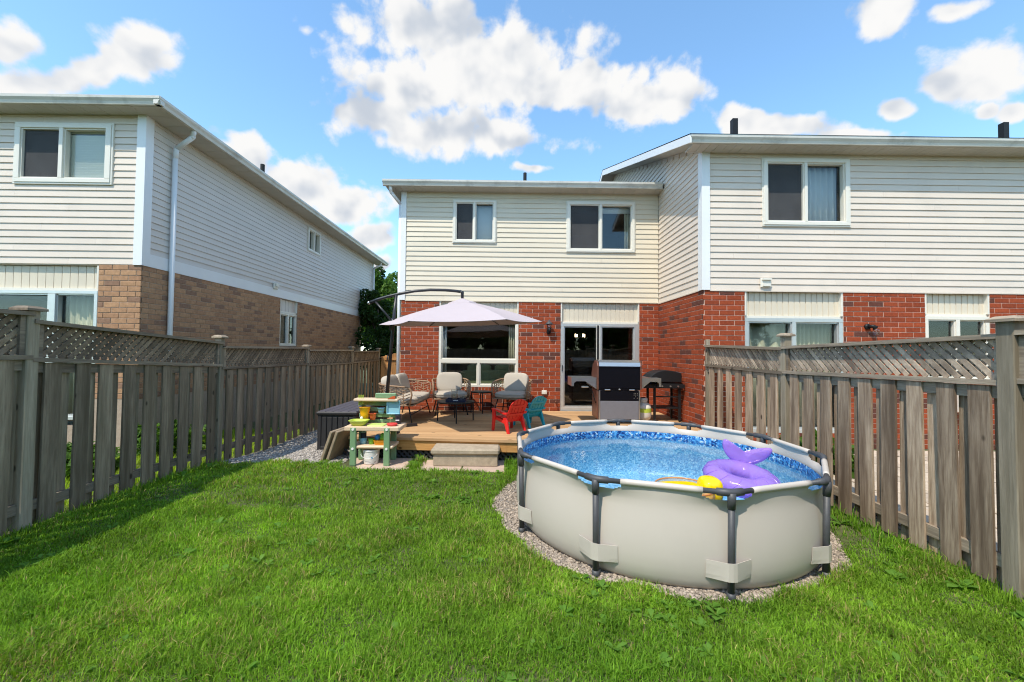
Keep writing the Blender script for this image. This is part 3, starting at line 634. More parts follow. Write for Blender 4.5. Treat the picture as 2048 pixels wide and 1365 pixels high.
gutter(H3, org, w, -12.5, -5.69, 5.665, .37); gutter(H3, org, we, 6.58, 19.2, 5.665, .53)
soffit(H3, org, w, -12.4, -6.22, 5.66, .30, .3); soffit(H3, org, we, 6.66, 19.1, 5.661, .45, .3, d0=-.0)
m = MB(org); z0, z1 = 5.80, 7.35
m.add([(-12.6, 6.6, z0), (-5.71, 6.6, z0), (-5.71, 19.2, z0), (-12.6, 19.2, z0), (-9.1, 10.0, z1), (-9.1, 16.0, z1), (-12.6, 6.6, z0-.03), (-5.71, 6.6, z0-.03), (-5.71, 19.2, z0-.03)], [(0, 1, 4), (1, 2, 5, 4), (2, 3, 5), (3, 0, 4, 5), (6, 7, 1, 0), (7, 8, 2, 1)])
rf = m.obj('roof', 'shingle', H3)
m = MB(org); m.tube([(-7.3, 12, 6.2), (-7.3, 12, 7.14)], .06, 10); m.obj('vent_pipe', 'black_metal', rf)
m = MB(org); m.cbox(-7.2, -6.9, 15.2, 15.5, 6.2, 6.62, .03); m.obj('roof_vent', 'gun_plastic', rf)
downspout(H3, org, [(-5.77, 7.42, 5.72), (-5.80, 7.43, 5.56), (-6.12, 7.47, 5.36), (-6.145, 7.48, 5.18), (-6.145, 7.48, .2)], .085)
downspout(H3, org, [(-5.80, 18.5, 5.70), (-5.84, 18.5, 5.55), (-6.13, 18.5, 5.4), (-6.14, 18.5, 3.3)], .085)
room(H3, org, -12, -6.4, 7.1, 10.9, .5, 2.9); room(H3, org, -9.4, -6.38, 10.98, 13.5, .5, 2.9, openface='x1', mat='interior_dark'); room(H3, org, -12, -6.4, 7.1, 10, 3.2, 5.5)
m = MB(org); m.box(-6.75, -6.6, 18.2, 18.35, 0, 3.0); m.obj('porch_post', 'brick_tan', H3); m = MB(org); m.box(-9, -8.9, 17.1, 19, 0, 3.0); m.obj('porch_wall', 'mortar_porch', H3)

# ---- what shows through the panes
def curtain(name, label, w, u0, u1, z0, z1, d, mat, folds=10, amp=.025):
    m = MB(); n = folds*8; top = []; vs = []; fs = []
    for i in range(n+1):
        u = u0+(u1-u0)*i/n; dd = d+amp*math.sin(2*math.pi*folds*i/n)+.4*amp*math.sin(5.1*i/n*folds)
        for z in (z0, z1): vs.append(w.P(u, z, dd))
    for i in range(n): fs.append((2*i, 2*i+2, 2*i+3, 2*i+1))
    m.add(vs, fs); o = m.obj(name, mat, None, True, label=label, cat='curtain')
    md = o.modifiers.new('t', 'SOLIDIFY'); md.thickness = .004; return o
def blind(label, w, u0, u1, z0, z1, d, mat='blind', pitch=.043):
    c = w.P((u0+u1)/2, z0, d); T = thing('window_blind', label, 'blind', c, group='window blinds')
    n = int((z1-z0)/pitch); me = None
    for i in range(n):
        z = z0+pitch*(i+.5)
        m = MB(c); m.prism([(d-.004, z-.021), (d+.010, z+.018), (d+.008, z+.020), (d-.006, z-.019)], lambda dd, zz, u: w.P(u, zz, dd), u0, u1)
        m.obj('blind_slat', mat, T)
    m = MB(c); wbox(m, w, u0, u1, z1, z1+.05, d-.02, d+.012); m.obj('head_rail', mat, T)
w1, w2, w3 = Wall('y', 9.5), Wall('y', 7.3), Wall('y', 6.95)
curtain('curtain', 'pale white curtain behind the right pane of the upper beige house window', w2, 5.36, 6.0, 4.05, 5.2, -.16, 'curtain', 6)
blind('cream slatted blind lowered behind right half of the upper left house window', w3, -7.60, -6.84, 4.54, 5.38, -.085)
blind('shadowed slatted blind behind the screened half of the upper left house window', w3, -8.31, -7.63, 4.54, 5.38, -.085)
curtain('curtain', 'pale tan curtain inside the sliding door of the tan brick house', w3, -7.60, -7.2, .55, 2.62, -.2, 'curtain_tan', 4)
curtain('curtain', 'light curtain at right edge of the tan brick house sliding door', w3, -7.16, -6.95, .55, 2.62, -.26, 'curtain', 2)
curtain('curtain', 'narrow tan curtain at right side of the large ground floor window', w1, -.01, .15, .95, 2.36, -.18, 'curtain_tan', 3)
curtain('curtain', 'narrow grey curtain at left side of the large ground floor window', w1, -1.56, -1.47, .95, 2.36, -.18, 'curtain', 2)
curtain('curtain', 'pale green vertical blinds inside the sliding door of the beige house', w2, 5.15, 5.88, .4, 2.28, -.2, 'curtain_tan', 9)
curtain('curtain', 'grey green curtain behind the left panel of the beige house sliding door', w2, 4.3, 5.05, .4, 2.28, -.2, 'curtain_tan', 3, .04)
curtain('curtain', 'light roller blind at top of the small upper cream house window', w1, -.80, -.40, 4.25, 5.2, -.14, 'curtain', 1, .0)
curtain('curtain', 'white valance across the top of the wider upper cream house window', w1, 1.37, 2.85, 5.0, 5.2, -.14, 'curtain', 1, .0)
curtain('curtain', 'thin curtain at right edge of the wider upper cream house window', w1, 2.70, 2.84, 4.06, 5.0, -.16, 'curtain_tan', 2)
T = thing('sofa', 'olive green sofa back seen inside the large ground floor window', 'sofa', (-.4, 10.4, .38))
m = MB((-.4, 10.4, .38)); m.superell((-.4, 10.35, .82), (1.7, .26, .86), .25, .25); m.obj('backrest', 'sofa_green', T, True)
for x in (-.75, -.05):
    m = MB((-.4, 10.4, .38)); m.superell((x, 10.42, 1.26), (.62, .2, .26), .5, .5); m.obj('cushion', 'sofa_green', T, True)
m = MB((-.4, 10.4, .38)); m.cbox(-1.25, .45, 10.4, 11.2, .385, .75, .04); m.obj('seat', 'sofa_green', T)
T = thing('chandelier', 'small lit chandelier hanging inside the cream house sliding door', 'chandelier', (1.95, 11.3, 2.1)); c = (1.95, 11.3, 2.1)
m = MB(c); m.tube([(1.95, 11.3, 2.12), (1.95, 11.3, 2.74)], .008, 6); m.torus((1.95, 11.3, 2.12), .15, .008, 20, 6); m.obj('chandelier_frame', 'black_metal', T)
for i in range(4):
    a = i*1.57+.4; m = MB(c); m.tube([(1.95+.15*math.cos(a), 11.3+.15*math.sin(a), 2.13), (1.95+.15*math.cos(a), 11.3+.15*math.sin(a), 2.22)], .013, 8); m.obj('bulb', 'bulb', T)
T = thing('ceiling_light', 'round ceiling light glowing inside the large ground floor window', 'ceiling light', (-.12, 10.9, 2.7)); m = MB((-.12, 10.9, 2.7)); m.lathe([(.02, -.08), (.10, -.07), (.14, -.03), (.15, .04)], 18, (-.12, 10.9, 2.7)); m.obj('lamp_shade', 'ceiling_glow', T, True)

# ================================================================== fences
def strip_clip(p, q, z0a, z1a, u0, u1):
    return p, q
def fence(T, org, xf, panels, wood_, lath, rail, face, bsp=.262, wmin=.14, post_mat='wood_post'):
    """xf(y)->x of the fence line, face=+1/-1: side of the near boards; panels: (y0,y1,top0,top1,lat0,lat1)"""
    for (y0, y1, t0, t1, l0, l1) in panels:
        L = y1-y0; lerp = lambda a, b, y: a+(b-a)*(y-y0)/L
        f = face; P = lambda y, z, d: (xf(y)+f*d, y, z)
        rb = lambda za, zb, d0, d1, ya=y0, yb=y1: [(P(ya, za[0], d0)), P(ya, za[0], d1), P(ya, zb[0], d1), P(ya, zb[0], d0), P(yb, za[1], d0), P(yb, za[1], d1), P(yb, zb[1], d1), P(yb, zb[1], d0)]
        F = [(0, 1, 2, 3), (7, 6, 5, 4), (0, 4, 5, 1), (1, 5, 6, 2), (2, 6, 7, 3), (3, 7, 4, 0)]
        def rl(za, zb, d0, d1, name='rail', mat=rail):
            m = MB(org); m.add(rb(za, zb, d0, d1), F); m.obj(name, mat, T)
        rl((t0-.035, t1-.035), (t0, t1), -.055, .065)                       # cap rail
        rl((l0-.02, l1-.02), (l0+.018, l1+.018), -.045, .055)               # rail under lattice
        rl((l0-.115, l1-.115), (l0-.025, l1-.025), -.018, .018)             # stringer
        g0, g1 = gz(xf(y0), y0), gz(xf(y1), y1)
        rl((g0+.16, g1+.16), (g0+.25, g1+.25), -.018, .018)
        for ya, yb in ((y0+.05, y0+.09), (y1-.09, y1-.05)):                 # lattice stiles
            m = MB(org); m.add(rb((lerp(l0, l1, ya)+.018, lerp(l0, l1, yb)+.018), (lerp(t0, t1, ya)-.035, lerp(t0, t1, yb)-.035), -.03, .035, ya, yb), F); m.obj('lattice_stile', rail, T)
        # lattice strips
        ya, yb = y0+.06, y1-.06; hh = (t0+t1)/2-(l0+l1)/2-.05; step = .082; sw = .040; far = y0 > 8; LM = MB(org)
        for sg, d in ((1, .006), (-1, -.006)):
            c = ya-hh if sg > 0 else ya
            u = c
            while u < (yb if sg > 0 else yb+hh):
                # strip runs from (u, bottom) to (u+sg*hh, top)
                s0, s1 = 0.0, 1.0
                a, b = (u, u+sg*hh)
                def lim(v): return (v-a)/(b-a)
                for bound in (ya, yb):
                    k = lim(bound)
                    if a < ya and bound == ya: s0 = max(s0, k)
                    if b < ya and bound == ya: s1 = min(s1, k)
                    if a > yb and bound == yb: s0 = max(s0, k)
                    if b > yb and bound == yb: s1 = min(s1, k)
                if s1-s0 > .06:
                    yA, yB = a+(b-a)*s0, a+(b-a)*s1; zz = lambda y, s: lerp(l0, l1, y)+.02+(lerp(t0, t1, y)-.03-lerp(l0, l1, y)-.02)*s
                    m = LM if far else MB(org); m.bar(P(yA, zz(yA, s0), d), P(yB, zz(yB, s1), d), sw, .009, (1, 0, 0))
                    if not far: m.obj('lattice_strip', lath, T)
                u += step
        if far: LM.obj('lattice', lath, T, kind='stuff')
        # boards, both faces
        n = int(round((L-.10)/bsp)); sp = (L-.12)/n
        for side in (1, -1):
            for i in range(n if side > 0 else n+1):
                y = y0+.06+sp*(i+.5 if side > 0 else i) + random.uniform(-.012, .012); bw = wmin*random.uniform(.94, 1.05)*(1 if side > 0 else .84)
                if side < 0: y = min(max(y, y0+.08), y1-.08)
                zt = lerp(l0, l1, y)-.022-random.uniform(0, .012); zb = gz(xf(y), y)+random.uniform(.015, .04); tl = random.uniform(-.016, .016)
                d0, d1 = (.0185, .038) if side > 0 else (-.038, -.0185); cp = random.uniform(-.004, .006)
                m = MB(org)
                m.add([P(y-bw/2+tl, zb, d0), P(y+bw/2+tl, zb, d0), P(y+bw/2+tl, zb, d1+cp), P(y-bw/2+tl, zb, d1+cp), P(y-bw/2, zt, d0), P(y+bw/2, zt, d0), P(y+bw/2, zt, d1), P(y-bw/2, zt, d1)],
                      [(3, 2, 1, 0), (4, 5, 6, 7), (0, 1, 5, 4), (1, 2, 6, 5), (2, 3, 7, 6), (3, 0, 4, 7)])
                o = m.obj('board', wood_, T)
def post(T, org, x, y, top, s=.09, mat='wood_post', cap=True, lean=0):
    m = MB(org); z0 = gz(x, y)-.05; h = s/2
    m.add([(x-h, y-h, z0), (x+h, y-h, z0), (x+h, y+h, z0), (x-h, y+h, z0), (x-h+lean, y-h, top-.03), (x+h+lean, y-h, top-.03), (x+h+lean, y+h, top-.03), (x-h+lean, y+h, top-.03)],
          [(3, 2, 1, 0), (4, 5, 6, 7), (0, 1, 5, 4), (1, 2, 6, 5), (2, 3, 7, 6), (3, 0, 4, 7)])
    p = bev(m.obj('post', mat, T), .006, 1)
    if cap:
        m = MB(org); c = s*.82; x += lean; m.add([(x-c, y-c, top-.035), (x+c, y-c, top-.035), (x+c, y+c, top-.035), (x-c, y+c, top-.035), (x-c, y-c, top-.015), (x+c, y-c, top-.015), (x+c, y+c, top-.015), (x-c, y+c, top-.015), (x-h, y-h, top+.006), (x+h, y-h, top+.006), (x+h, y+h, top+.006), (x-h, y+h, top+.006)],
              [(3, 2, 1, 0), (0, 1, 5, 4), (1, 2, 6, 5), (2, 3, 7, 6), (3, 0, 4, 7), (4, 5, 9, 8), (5, 6, 10, 9), (6, 7, 11, 10), (7, 4, 8, 11), (8, 9, 10, 11)])
        m.obj('post_cap', 'wood_rail', p)
org = (-4.25, 6, 0)
T = thing('lattice_top_fence', 'long weathered grey board fence with lattice top along the left of the lawn', 'fence', org, group='weathered fences')
lx = lambda y: -4.25
fence(T, org, lx, [(1.27, 3.66, 2.03, 2.02, 1.64, 1.62), (3.66, 6.07, 1.955, 1.815, 1.60, 1.47), (6.07, 8.67, 1.755, 1.765, 1.43, 1.415), (8.67, 11.12, 1.715, 1.72, 1.39, 1.365), (11.12, 13.4, 1.69, 1.70, 1.375, 1.39)], 'wood_left', 'wood_lath_left', 'wood_rail', 1)
for y, t in ((1.27, 2.1), (3.66, 2.065), (6.07, 1.905), (8.67, 1.81), (11.12, 1.805), (13.4, 1.785)): post(T, org, -4.25, y, t, .10 if y < 5 else .09)
org = (3.52, 5, 0)
T = thing('lattice_top_fence', 'weathered brown board fence with lattice top behind the pool on the right', 'fence', org, group='weathered fences')
rx = lambda y: 3.50+(7.22-y)*.010
fence(T, org, rx, [(.45, 2.86, 1.90, 1.895, 1.55, 1.545), (2.86, 5.20, 1.875, 1.815, 1.525, 1.49), (5.20, 7.22, 1.80, 1.865, 1.475, 1.51)], 'wood_right', 'wood_lath_right', 'wood_rail', -1)
post(T, org, 3.54, 2.86, 1.99, .11, lean=-.01); post(T, org, rx(5.2), 5.2, 1.975, .09); post(T, org, 3.50, 7.22, 1.99, .06, cap=False); post(T, org, 3.57, .45, 2.0, .1)

# gate at the far end of the side passage
org = (-3.4, 13.45, 0)
T = thing('garden_gate', 'newer orange brown wooden gate with curved top at far end of side passage', 'gate', org)
n = 12
for i in range(n):
    x = -4.18+i*.135; zt = 1.50+.26*math.sin(min(1, (i+.5)/n*1.05)*math.pi/2)
    m = MB(org); m.cbox(x+.003, x+.132, 13.44, 13.462, .05, zt, .004); m.obj('board', 'wood_gate', T)
m = MB(org); m.box(-4.18, -2.56, 13.40, 13.438, 1.40, 1.49); m.obj('rail', 'wood_gate', T); m = MB(org); m.box(-4.18, -2.56, 13.40, 13.438, .3, .39); m.obj('rail', 'wood_gate', T)
m = MB(org); m.bar((-4.1, 13.42, 1.40), (-3.5, 13.42, .4), .03, .09); m.obj('brace', 'wood_gate', T)
m = MB(org); m.box(-4.2, -4.14, 13.385, 13.40, 1.42, 1.47); m.obj('hinge', 'black_metal', T)

# ================================================================== deck
org = (.5, 8, 0); DZ = .37
T = thing('wooden_deck', 'low wooden deck with orange brown edge board in front of the cream house', 'deck', org)
DF = lambda x: 6.45-.068*(x+2.46)                                           # front edge
y = 9.40; k = 0
while y > 6.2:
    m = MB(org); y0 = y-.139
    xl, xr = -2.46, 3.42
    c = random.uniform(-.001, .001)
    fl, fr_ = max(y0, DF(xl)+.0), max(y0, DF(xr))
    if y0 < DF(xl):
        xl = min(3.4, (6.45-y0)/.068-2.46) if y0 >= DF(3.42) else 3.5
        xl2 = min(3.42, (6.45-y)/.068-2.46) if y < DF(-2.46) else -2.46
        if xl2 < 3.3:
            m.add([(xl2, y, DZ-.03), (min(xl, 3.42), y0, DZ-.03), (3.42, y0, DZ-.03), (3.42, y, DZ-.03), (xl2, y, DZ+c), (min(xl, 3.42), y0, DZ+c), (3.42, y0, DZ+c), (3.42, y, DZ+c)], [(3, 2, 1, 0), (4, 5, 6, 7), (0, 1, 5, 4), (1, 2, 6, 5), (2, 3, 7, 6), (3, 0, 4, 7)]); m.obj('plank', 'wood_deck', T)
    else:
        m.cbox(xl, xr, y0, y, DZ-.03+c, DZ+c, .004); m.obj('plank', 'wood_deck', T)
    y -= .1445; k += 1
fq = lambda x, z, d: (x, DF(x)-d, z)
m = MB(org); m.prism([(-2.47, DZ-.034), (3.42, DZ-.034), (3.42, DZ+.004), (-2.47, DZ+.004)], fq, -.12, .035); m.obj('nosing_plank', 'wood_deck', T)
for a, b in ((-2.45, -.02), (-.017, 3.42)):
    m = MB(org); m.prism([(a, DZ-.185), (b, DZ-.185), (b, DZ-.036), (a, DZ-.036)], fq, -.03, .008); m.obj('fascia_board', 'wood_fascia', T)
m = MB(org); m.box(-2.455, -2.42, 6.47, 9.4, DZ-.185, DZ-.036); m.obj('fascia_board', 'wood_fascia', T)
m = MB(org)
for i in range(70):
    for sg in (1, -1):
        x = -2.5+i*.085
        m.bar((x, DF(x)+.06+.004*sg, .02), (x+sg*.17, DF(x)+.06+.004*sg, .19), .03, .006, (0, 1, 0))
m.obj('lattice_skirt', 'gun_plastic', T, kind='stuff')
m = MB(org); m.prism([(-2.40, .0), (3.4, .0), (3.4, .2), (-2.4, .2)], fq, -.4, -.35); m.obj('under_deck_sheet', 'interior_dark', T)  # near-black sheet under the deck, set back behind the lattice skirt
for x in (-1.2, 0, 1.2, 2.4):
    m = MB(org); m.box(x-.06, x+.06, 6.62, 6.74, 0, DZ-.04); m.obj('deck_post', 'wood_fascia', T)

# ---- concrete step, pavers, leaning slabs
m = MB((-.62, 6.1, .05)); m.cbox(-1.08, -.15, 5.985, 6.34, .05, .235, .008)
T = thing('concrete_step', 'rough tan concrete step block in front of the deck', 'step', (-.62, 6.1, .05)); m.obj('step_base', 'concrete', T)
m = MB((-.62, 6.1, .05)); m.cbox(-1.115, -.125, 5.955, 6.36, .215, .30, .022); m.obj('step_tread', 'concrete', T)
def slab(label, x0, x1, y0, y1, z0, z1, grp='flat paving slabs', mat='paver'):
    m = MB(((x0+x1)/2, (y0+y1)/2, z0)); m.cbox(x0, x1, y0, y1, z0, z1, .008); o = m.obj('paving_slab', mat, None, label=label, cat='slab', group=grp); o.location = ((x0+x1)/2, (y0+y1)/2, z0)
slab('pinkish paving slab under the left legs of the toy kitchen', -2.38, -1.955, 5.79, 6.40, .015, .052)
slab('pinkish paving slab under the right legs of the toy kitchen', -1.945, -1.40, 5.79, 6.40, .015, .055)
slab('pale paving slab under left end of the concrete step', -1.30, -.66, 5.76, 6.35, .0, .046)
slab('pale paving slab under right end of the concrete step', -.65, -.03, 5.75, 6.35, .0, .047)
for k_, (dx, lb) in enumerate(((0, 'outer of two stone slabs leaning on the left deck corner'), (.085, 'inner of two stone slabs leaning on the left deck corner'))):
    o_ = (-2.74+dx, 6.40, .03); m = MB(); m.cbox(-.022, .022, -.26, .26, 0, .50, .007); o = m.obj('stone_slab', 'paver_lean', None, label=lb, cat='slab', group='stone slabs leaning on the deck'); o.location = o_; o.rotation_euler = (0, R_(19), R_(-8))

# ================================================================== storage box
org = (-2.85, 7.65, .04)
T = thing('deck_storage_box', 'large dark brown plastic storage box with panelled sides beside the deck', 'storage box', org)
x0, x1, y0, y1 = -3.16, -2.52, 6.86, 8.46
m = MB(org); m.box(x0+.02, x1-.02, y0+.02, y1-.02, .045, .64); m.obj('body', 'box_dark', T)
for i in range(6):
    a = x0+.06+i*(.54/6); m = MB(org); m.cbox(a+.006, a+.084, y0+.004, y0+.022, .11, .60, .005); m.obj('front_panel', 'box_dark', T)
for i in range(11):
    a = y0+.06+i*(1.48/11)
    for xx in (x0+.004, x1-.022):
        m = MB(org); m.cbox(xx, xx+.018, a+.006, a+.126, .11, .60, .005); m.obj('side_panel', 'box_dark', T)
for (a, b) in ((x0, y0), (x1-.06, y0), (x0, y1-.06), (x1-.06, y1-.06)):
    m = MB(org); m.cbox(a, a+.06, b, b+.06, .04, .64, .008); m.obj('corner_post', 'box_dark', T)
m = MB(org); m.cbox(x0+.055, x1-.055, y0, y0+.03, .05, .11, .006); m.obj('bottom_rail', 'box_dark', T)
m = MB(org); m.cbox(x0-.02, x1+.02, y0-.02, y1+.02, .635, .685, .012); ld = m.obj('lid', 'box_dark', T)
for i in range(5):
    a = x0+.0+i*.128; m = MB(org); m.cbox(a+.004, a+.124, y0, y1, .683, .694, .004); m.obj('lid_slat', 'box_lid', ld)

# ================================================================== swimming pool
org = (PX, PY, 0)
T = thing('frame_pool', 'round above ground pool with pale grey wall and dark legs full of blue water', 'pool', org)
JA = [2.824-i*math.pi/5 for i in range(10)]
def dj(t):                     # signed angle to nearest joint (radians)
    x = (t-JA[0]) % (math.pi/5); return x if x < math.pi/10 else x-math.pi/5
def rc(t): return PR*math.cos(math.pi/10)/math.cos(math.pi/10-abs(dj(t)))
ZP = [(.745, None), (.732, None), (.72, None), (.708, None), (.696, None), (.686, None), (.676, None), (.664, None), (.64, None), (.61, 1.437), (.56, 1.442), (.50, 1.450), (.42, 1.460), (.33, 1.468), (.24, 1.470), (.16, 1.465), (.09, 1.450), (.045, 1.43), (.015, 1.405), (.004, 1.35)]
def rwall(t, z, r):
    legn = math.exp(-(math.degrees(dj(t))/8.0)**2)
    if r is None:
        k = (.745-z)/(.745-.61); k = k*k*(3-2*k); lo = 1.437; return rc(t)*(1-k)+lo*k
    return r
NA = 360; vs = []; fs = []
for i in range(NA):
    t = JA[0]+2*math.pi*i/NA
    for z, r in ZP: q = rwall(t, z, r); vs.append((q*math.cos(t), q*math.sin(t), z))
nz = len(ZP)
def cut(t, z): return (abs(math.degrees(dj(t)))/7.2)**4+((.748-z)/.072)**4 < 1
for i in range(NA):
    t = JA[0]+2*math.pi*(i+.5)/NA; j = (i+1) % NA
    for k in range(nz-1):
        if cut(t, (ZP[k][0]+ZP[k+1][0])/2): continue
        fs.append((i*nz+k, i*nz+k+1, j*nz+k+1, j*nz+k))
m = MB(); m.add(vs, fs); o = m.obj('pool_wall', 'vinyl_pool', T, True)
vs = []; fs = []; LZ = [.612, .505, .50, .42, .33, .24, .16, .09, .045, .02]
for i in range(120):
    t = 2*math.pi*i/120
    for z in LZ: q = rwall(t, z, np.interp(z, [p[0] for p in ZP[9:]][::-1], [p[1] for p in ZP[9:]][::-1]))-.012; vs.append((q*math.cos(t), q*math.sin(t), z))
    for q in (1.0, .5): vs.append((q*math.cos(t), q*math.sin(t), .02))
n_ = len(LZ)+2
for i in range(120):
    j = (i+1) % 120
    for k in range(n_-1): fs.append((i*n_+k, i*n_+k+1, j*n_+k+1, j*n_+k))
fs.append(tuple(i*n_+n_-1 for i in range(120)))
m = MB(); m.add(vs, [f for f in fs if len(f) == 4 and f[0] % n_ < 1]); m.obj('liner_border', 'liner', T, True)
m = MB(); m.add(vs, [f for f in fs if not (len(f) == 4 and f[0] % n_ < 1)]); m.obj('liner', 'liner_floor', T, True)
WZ = .550
m = MB(); m.add([((rwall(2*math.pi*i/120, WZ, 1.443)-.016)*math.cos(2*math.pi*i/120), (rwall(2*math.pi*i/120, WZ, 1.443)-.016)*math.sin(2*math.pi*i/120), WZ) for i in range(120)], [tuple(range(120))]); m.obj('water', 'water', T)
J3 = [Vector((PR*math.cos(a), PR*math.sin(a), .742)) for a in JA]
for i in range(10):
    a, b = J3[i], J3[(i+1) % 10]; d = (b-a).normalized(); pv = (J3[i-1]-a).normalized()
    m = MB(); m.tube([a+d*.185, a+d*.25, b-d*.25, b-d*.185], [.0225, .0235, .0235, .0225], 14); m.obj('rail_sleeve', 'vinyl_pool', T, True)
    m = MB(); m.tube([a+pv*.19, a+pv*.10, a+pv*.095, a+pv*.02, a+d*.02, a+d*.095, a+d*.10, a+d*.19], [.019, .019, .027, .027, .027, .027, .019, .019], 12); jn = m.obj('corner_joint', 'gun_plastic', T, True)
    out = Vector((math.cos(JA[i]), math.sin(JA[i]), 0)); ft = out*1.502+Vector((0, 0, .0))
    m = MB(); m.tube([a, a+Vector((0, 0, -.05)), a+Vector((0, 0, -.11))-out*.004], [.029, .029, .027], 12); m.obj('socket', 'gun_plastic', jn, True)
    tp = a+Vector((0, 0, -.09))-out*.004
    m = MB(); m.tube([tp, ft+Vector((0, 0, .03))], .0235, 12); lg = m.obj('leg', 'gun_plastic', T, True)
    m = MB(); m.tube([ft+Vector((0, 0, .05)), ft+Vector((0, 0, .0))], [.029, .033], 12); m.obj('foot_cap', 'gun_plastic', lg, True)
    vs = []; t0 = JA[i]
    for dd in (-6.2, -4.8, -2.6, -1.1, 0, 1.1, 2.6, 4.8, 6.2):
        t = t0+R_(dd)
        for z in (.135, .165, .235, .262):
            r0 = rwall(t, z, np.interp(z, [p[0] for p in ZP[9:]][::-1], [p[1] for p in ZP[9:]][::-1]))+.004; rl_ = 1.504+.022*(1-abs(dd)/9)
            k = min(1, max(0, (6.2-abs(dd))/5.2)); r6 = rwall(t0+R_(6.2), z, np.interp(z, [p[0] for p in ZP[9:]][::-1], [p[1] for p in ZP[9:]][::-1]))+.004; q = max(r0, r6+(rl_+.004-r6)*k); vs.append((q*math.cos(t), q*math.sin(t), z))
    m = MB(); m.add(vs, [(i_*4+k, i_*4+k+1, i_*4+k+5, i_*4+k+4) for i_ in range(8) for k in range(3)]); st_ = m.obj('strap', 'vinyl_pool', T)
    md = st_.modifiers.new('t', 'SOLIDIFY'); md.thickness = .004

# ---- inflatables
def pillow(mb, outline, th, fn, rings=7):
    n = len(outline); vs = []; fs = []; cx = sum(p[0] for p in outline)/n; cy = sum(p[1] for p in outline)/n
    for sgn in (1, -1):
        b = len(vs); vs.append(fn(cx, cy, sgn*th))
        for k in range(1, rings+1):
            t = math.sin(math.pi/2*k/rings); h = th*math.sqrt(max(0, 1-t*t))
            for x, y in outline: vs.append(fn(cx+(x-cx)*t, cy+(y-cy)*t, sgn*h))
        for i in range(n):
            j = (i+1) % n; fs.append((b, b+1+i, b+1+j))
            for k in range(rings-1): fs.append((b+1+k*n+i, b+1+(k+1)*n+i, b+1+(k+1)*n+j, b+1+k*n+j))
    mb.add(vs, fs)
def smoothpoly(pts, n=6):
    out = []; m_ = len(pts)
    for i in range(m_):
        p0, p1, p2, p3 = (Vector(pts[(i+k-1) % m_]) for k in range(4))
        for k in range(n):
            t = k/n; q = .5*((2*p1)+(p2-p0)*t+(2*p0-5*p1+4*p2-p3)*t*t+(3*p1-p0-3*p2+p3)*t**3); out.append((q.x, q.y))
    return out
org = (2.04, 3.62, .575)
T = thing('inflatable_ring', 'purple inflatable swim ring with a raised mermaid style tail fin', 'pool float', org)
m = MB(); vs = []; fs = []
Mx = Matrix.Rotation(R_(8), 3, 'X') @ Matrix.Rotation(R_(3), 3, 'Y')
m.torus((0, 0, .045), .205, .097, 56, 20, .85, Mx); rg = m.obj('ring', 'float_purple', T, True)
for k in range(14):
    a = 2*math.pi*k/14; c0 = Mx @ Vector((.325*math.cos(a), .325*math.sin(a), .0))+Vector((0, 0, .05))
    m = MB(); pts = []
    for j in range(9):
        b = -1.2+2.4*j/8; rr = .205+.099*math.cos(b*.9+.25); pts.append(Mx @ Vector((rr*math.cos(a+.16*math.sin(b*1.3)), rr*math.sin(a+.16*math.sin(b*1.3)), .85*.099*math.sin(b*.9+.25)))+Vector((0, 0, .045)))
    m.tube(pts, .0028, 5); m.obj('scale_seam', 'float_purple', rg)
tail = smoothpoly([(0, -.13), (.08, -.07), (.19, -.015), (.27, .065), (.285, .125), (.22, .13), (.12, .08), (.03, .06), (-.04, .085), (-.10, .145), (-.15, .20), (-.19, .205), (-.205, .14), (-.18, .05), (-.12, -.03), (-.05, -.10)])
ca, sa = math.cos(R_(-12)), math.sin(R_(-12))
m = MB(); pillow(m, tail, .05, lambda x, z, d: (.17+.86*x*ca+d*sa*.8, .25+.86*x*sa+d*ca+.05*(z), .155+.82*z)); m.obj('tail_fin', 'float_purple', T, True)
m = MB(); m.tube([(.10, .18, .05), (.14, .225, .08), (.168, .25, .12)], [.085, .06, .04], 14); m.obj('tail_stem', 'float_purple', T, True)
org = (1.46, 3.35, .565)
T = thing('clear_float', 'clear inflatable float with orange edge and yellow seat beside the purple ring', 'pool float', org)
m = MB(); m.torus((-.02, .02, .03), .18, .055, 40, 12, .8); m.obj('ring', 'float_clear', T, True)
m = MB(); m.torus((-.02, .02, .065), .225, .007, 40, 6); m.obj('edge_seam', 'float_orange', T, True)
m = MB(); m.superell((-.06, .0, .055), (.36, .24, .06), .5, .6); m.obj('seat', 'float_yellow', T, True)
m = MB(); m.superell((.17, -.02, .055), (.17, .20, .20), .65, .65); m.obj('backrest', 'float_yellow', T, True)

# ================================================================== umbrella
org = (-2.1, 7.08, DZ)
T = thing('cantilever_umbrella', 'pale lilac cantilever umbrella with black curved arm over the deck chairs', 'umbrella', org)
m = MB(org)
m.bar((-2.12, 7.08, DZ+.025), (-1.64, 7.40, DZ+.025), .07, .05); m.bar((-2.12, 7.08, DZ+.0251), (-1.78, 6.68, DZ+.0251), .07, .0496); m.bar((-2.12, 7.08, DZ+.0252), (-2.42, 7.42, DZ+.0252), .07, .0494); m.bar((-2.12, 7.08, DZ+.0253), (-2.42, 6.84, DZ+.0253), .07, .0492); m.obj('cross_base', 'umbrella_metal', T)
m = MB(org); m.tube([(-2.12, 7.08, DZ+.03), (-2.0, 7.1, 2.24), (-1.957, 7.1, 2.69)], [.032, .028, .025], 12); m.obj('pole', 'umbrella_metal', T, True)
m = MB(org); m.tube([(-2.035, 7.08, 2.06), (-2.01, 7.09, 2.20), (-2.0, 7.1, 2.26)], [.036, .042, .036], 12); cr = m.obj('sleeve_hub', 'umbrella_metal', T, True)
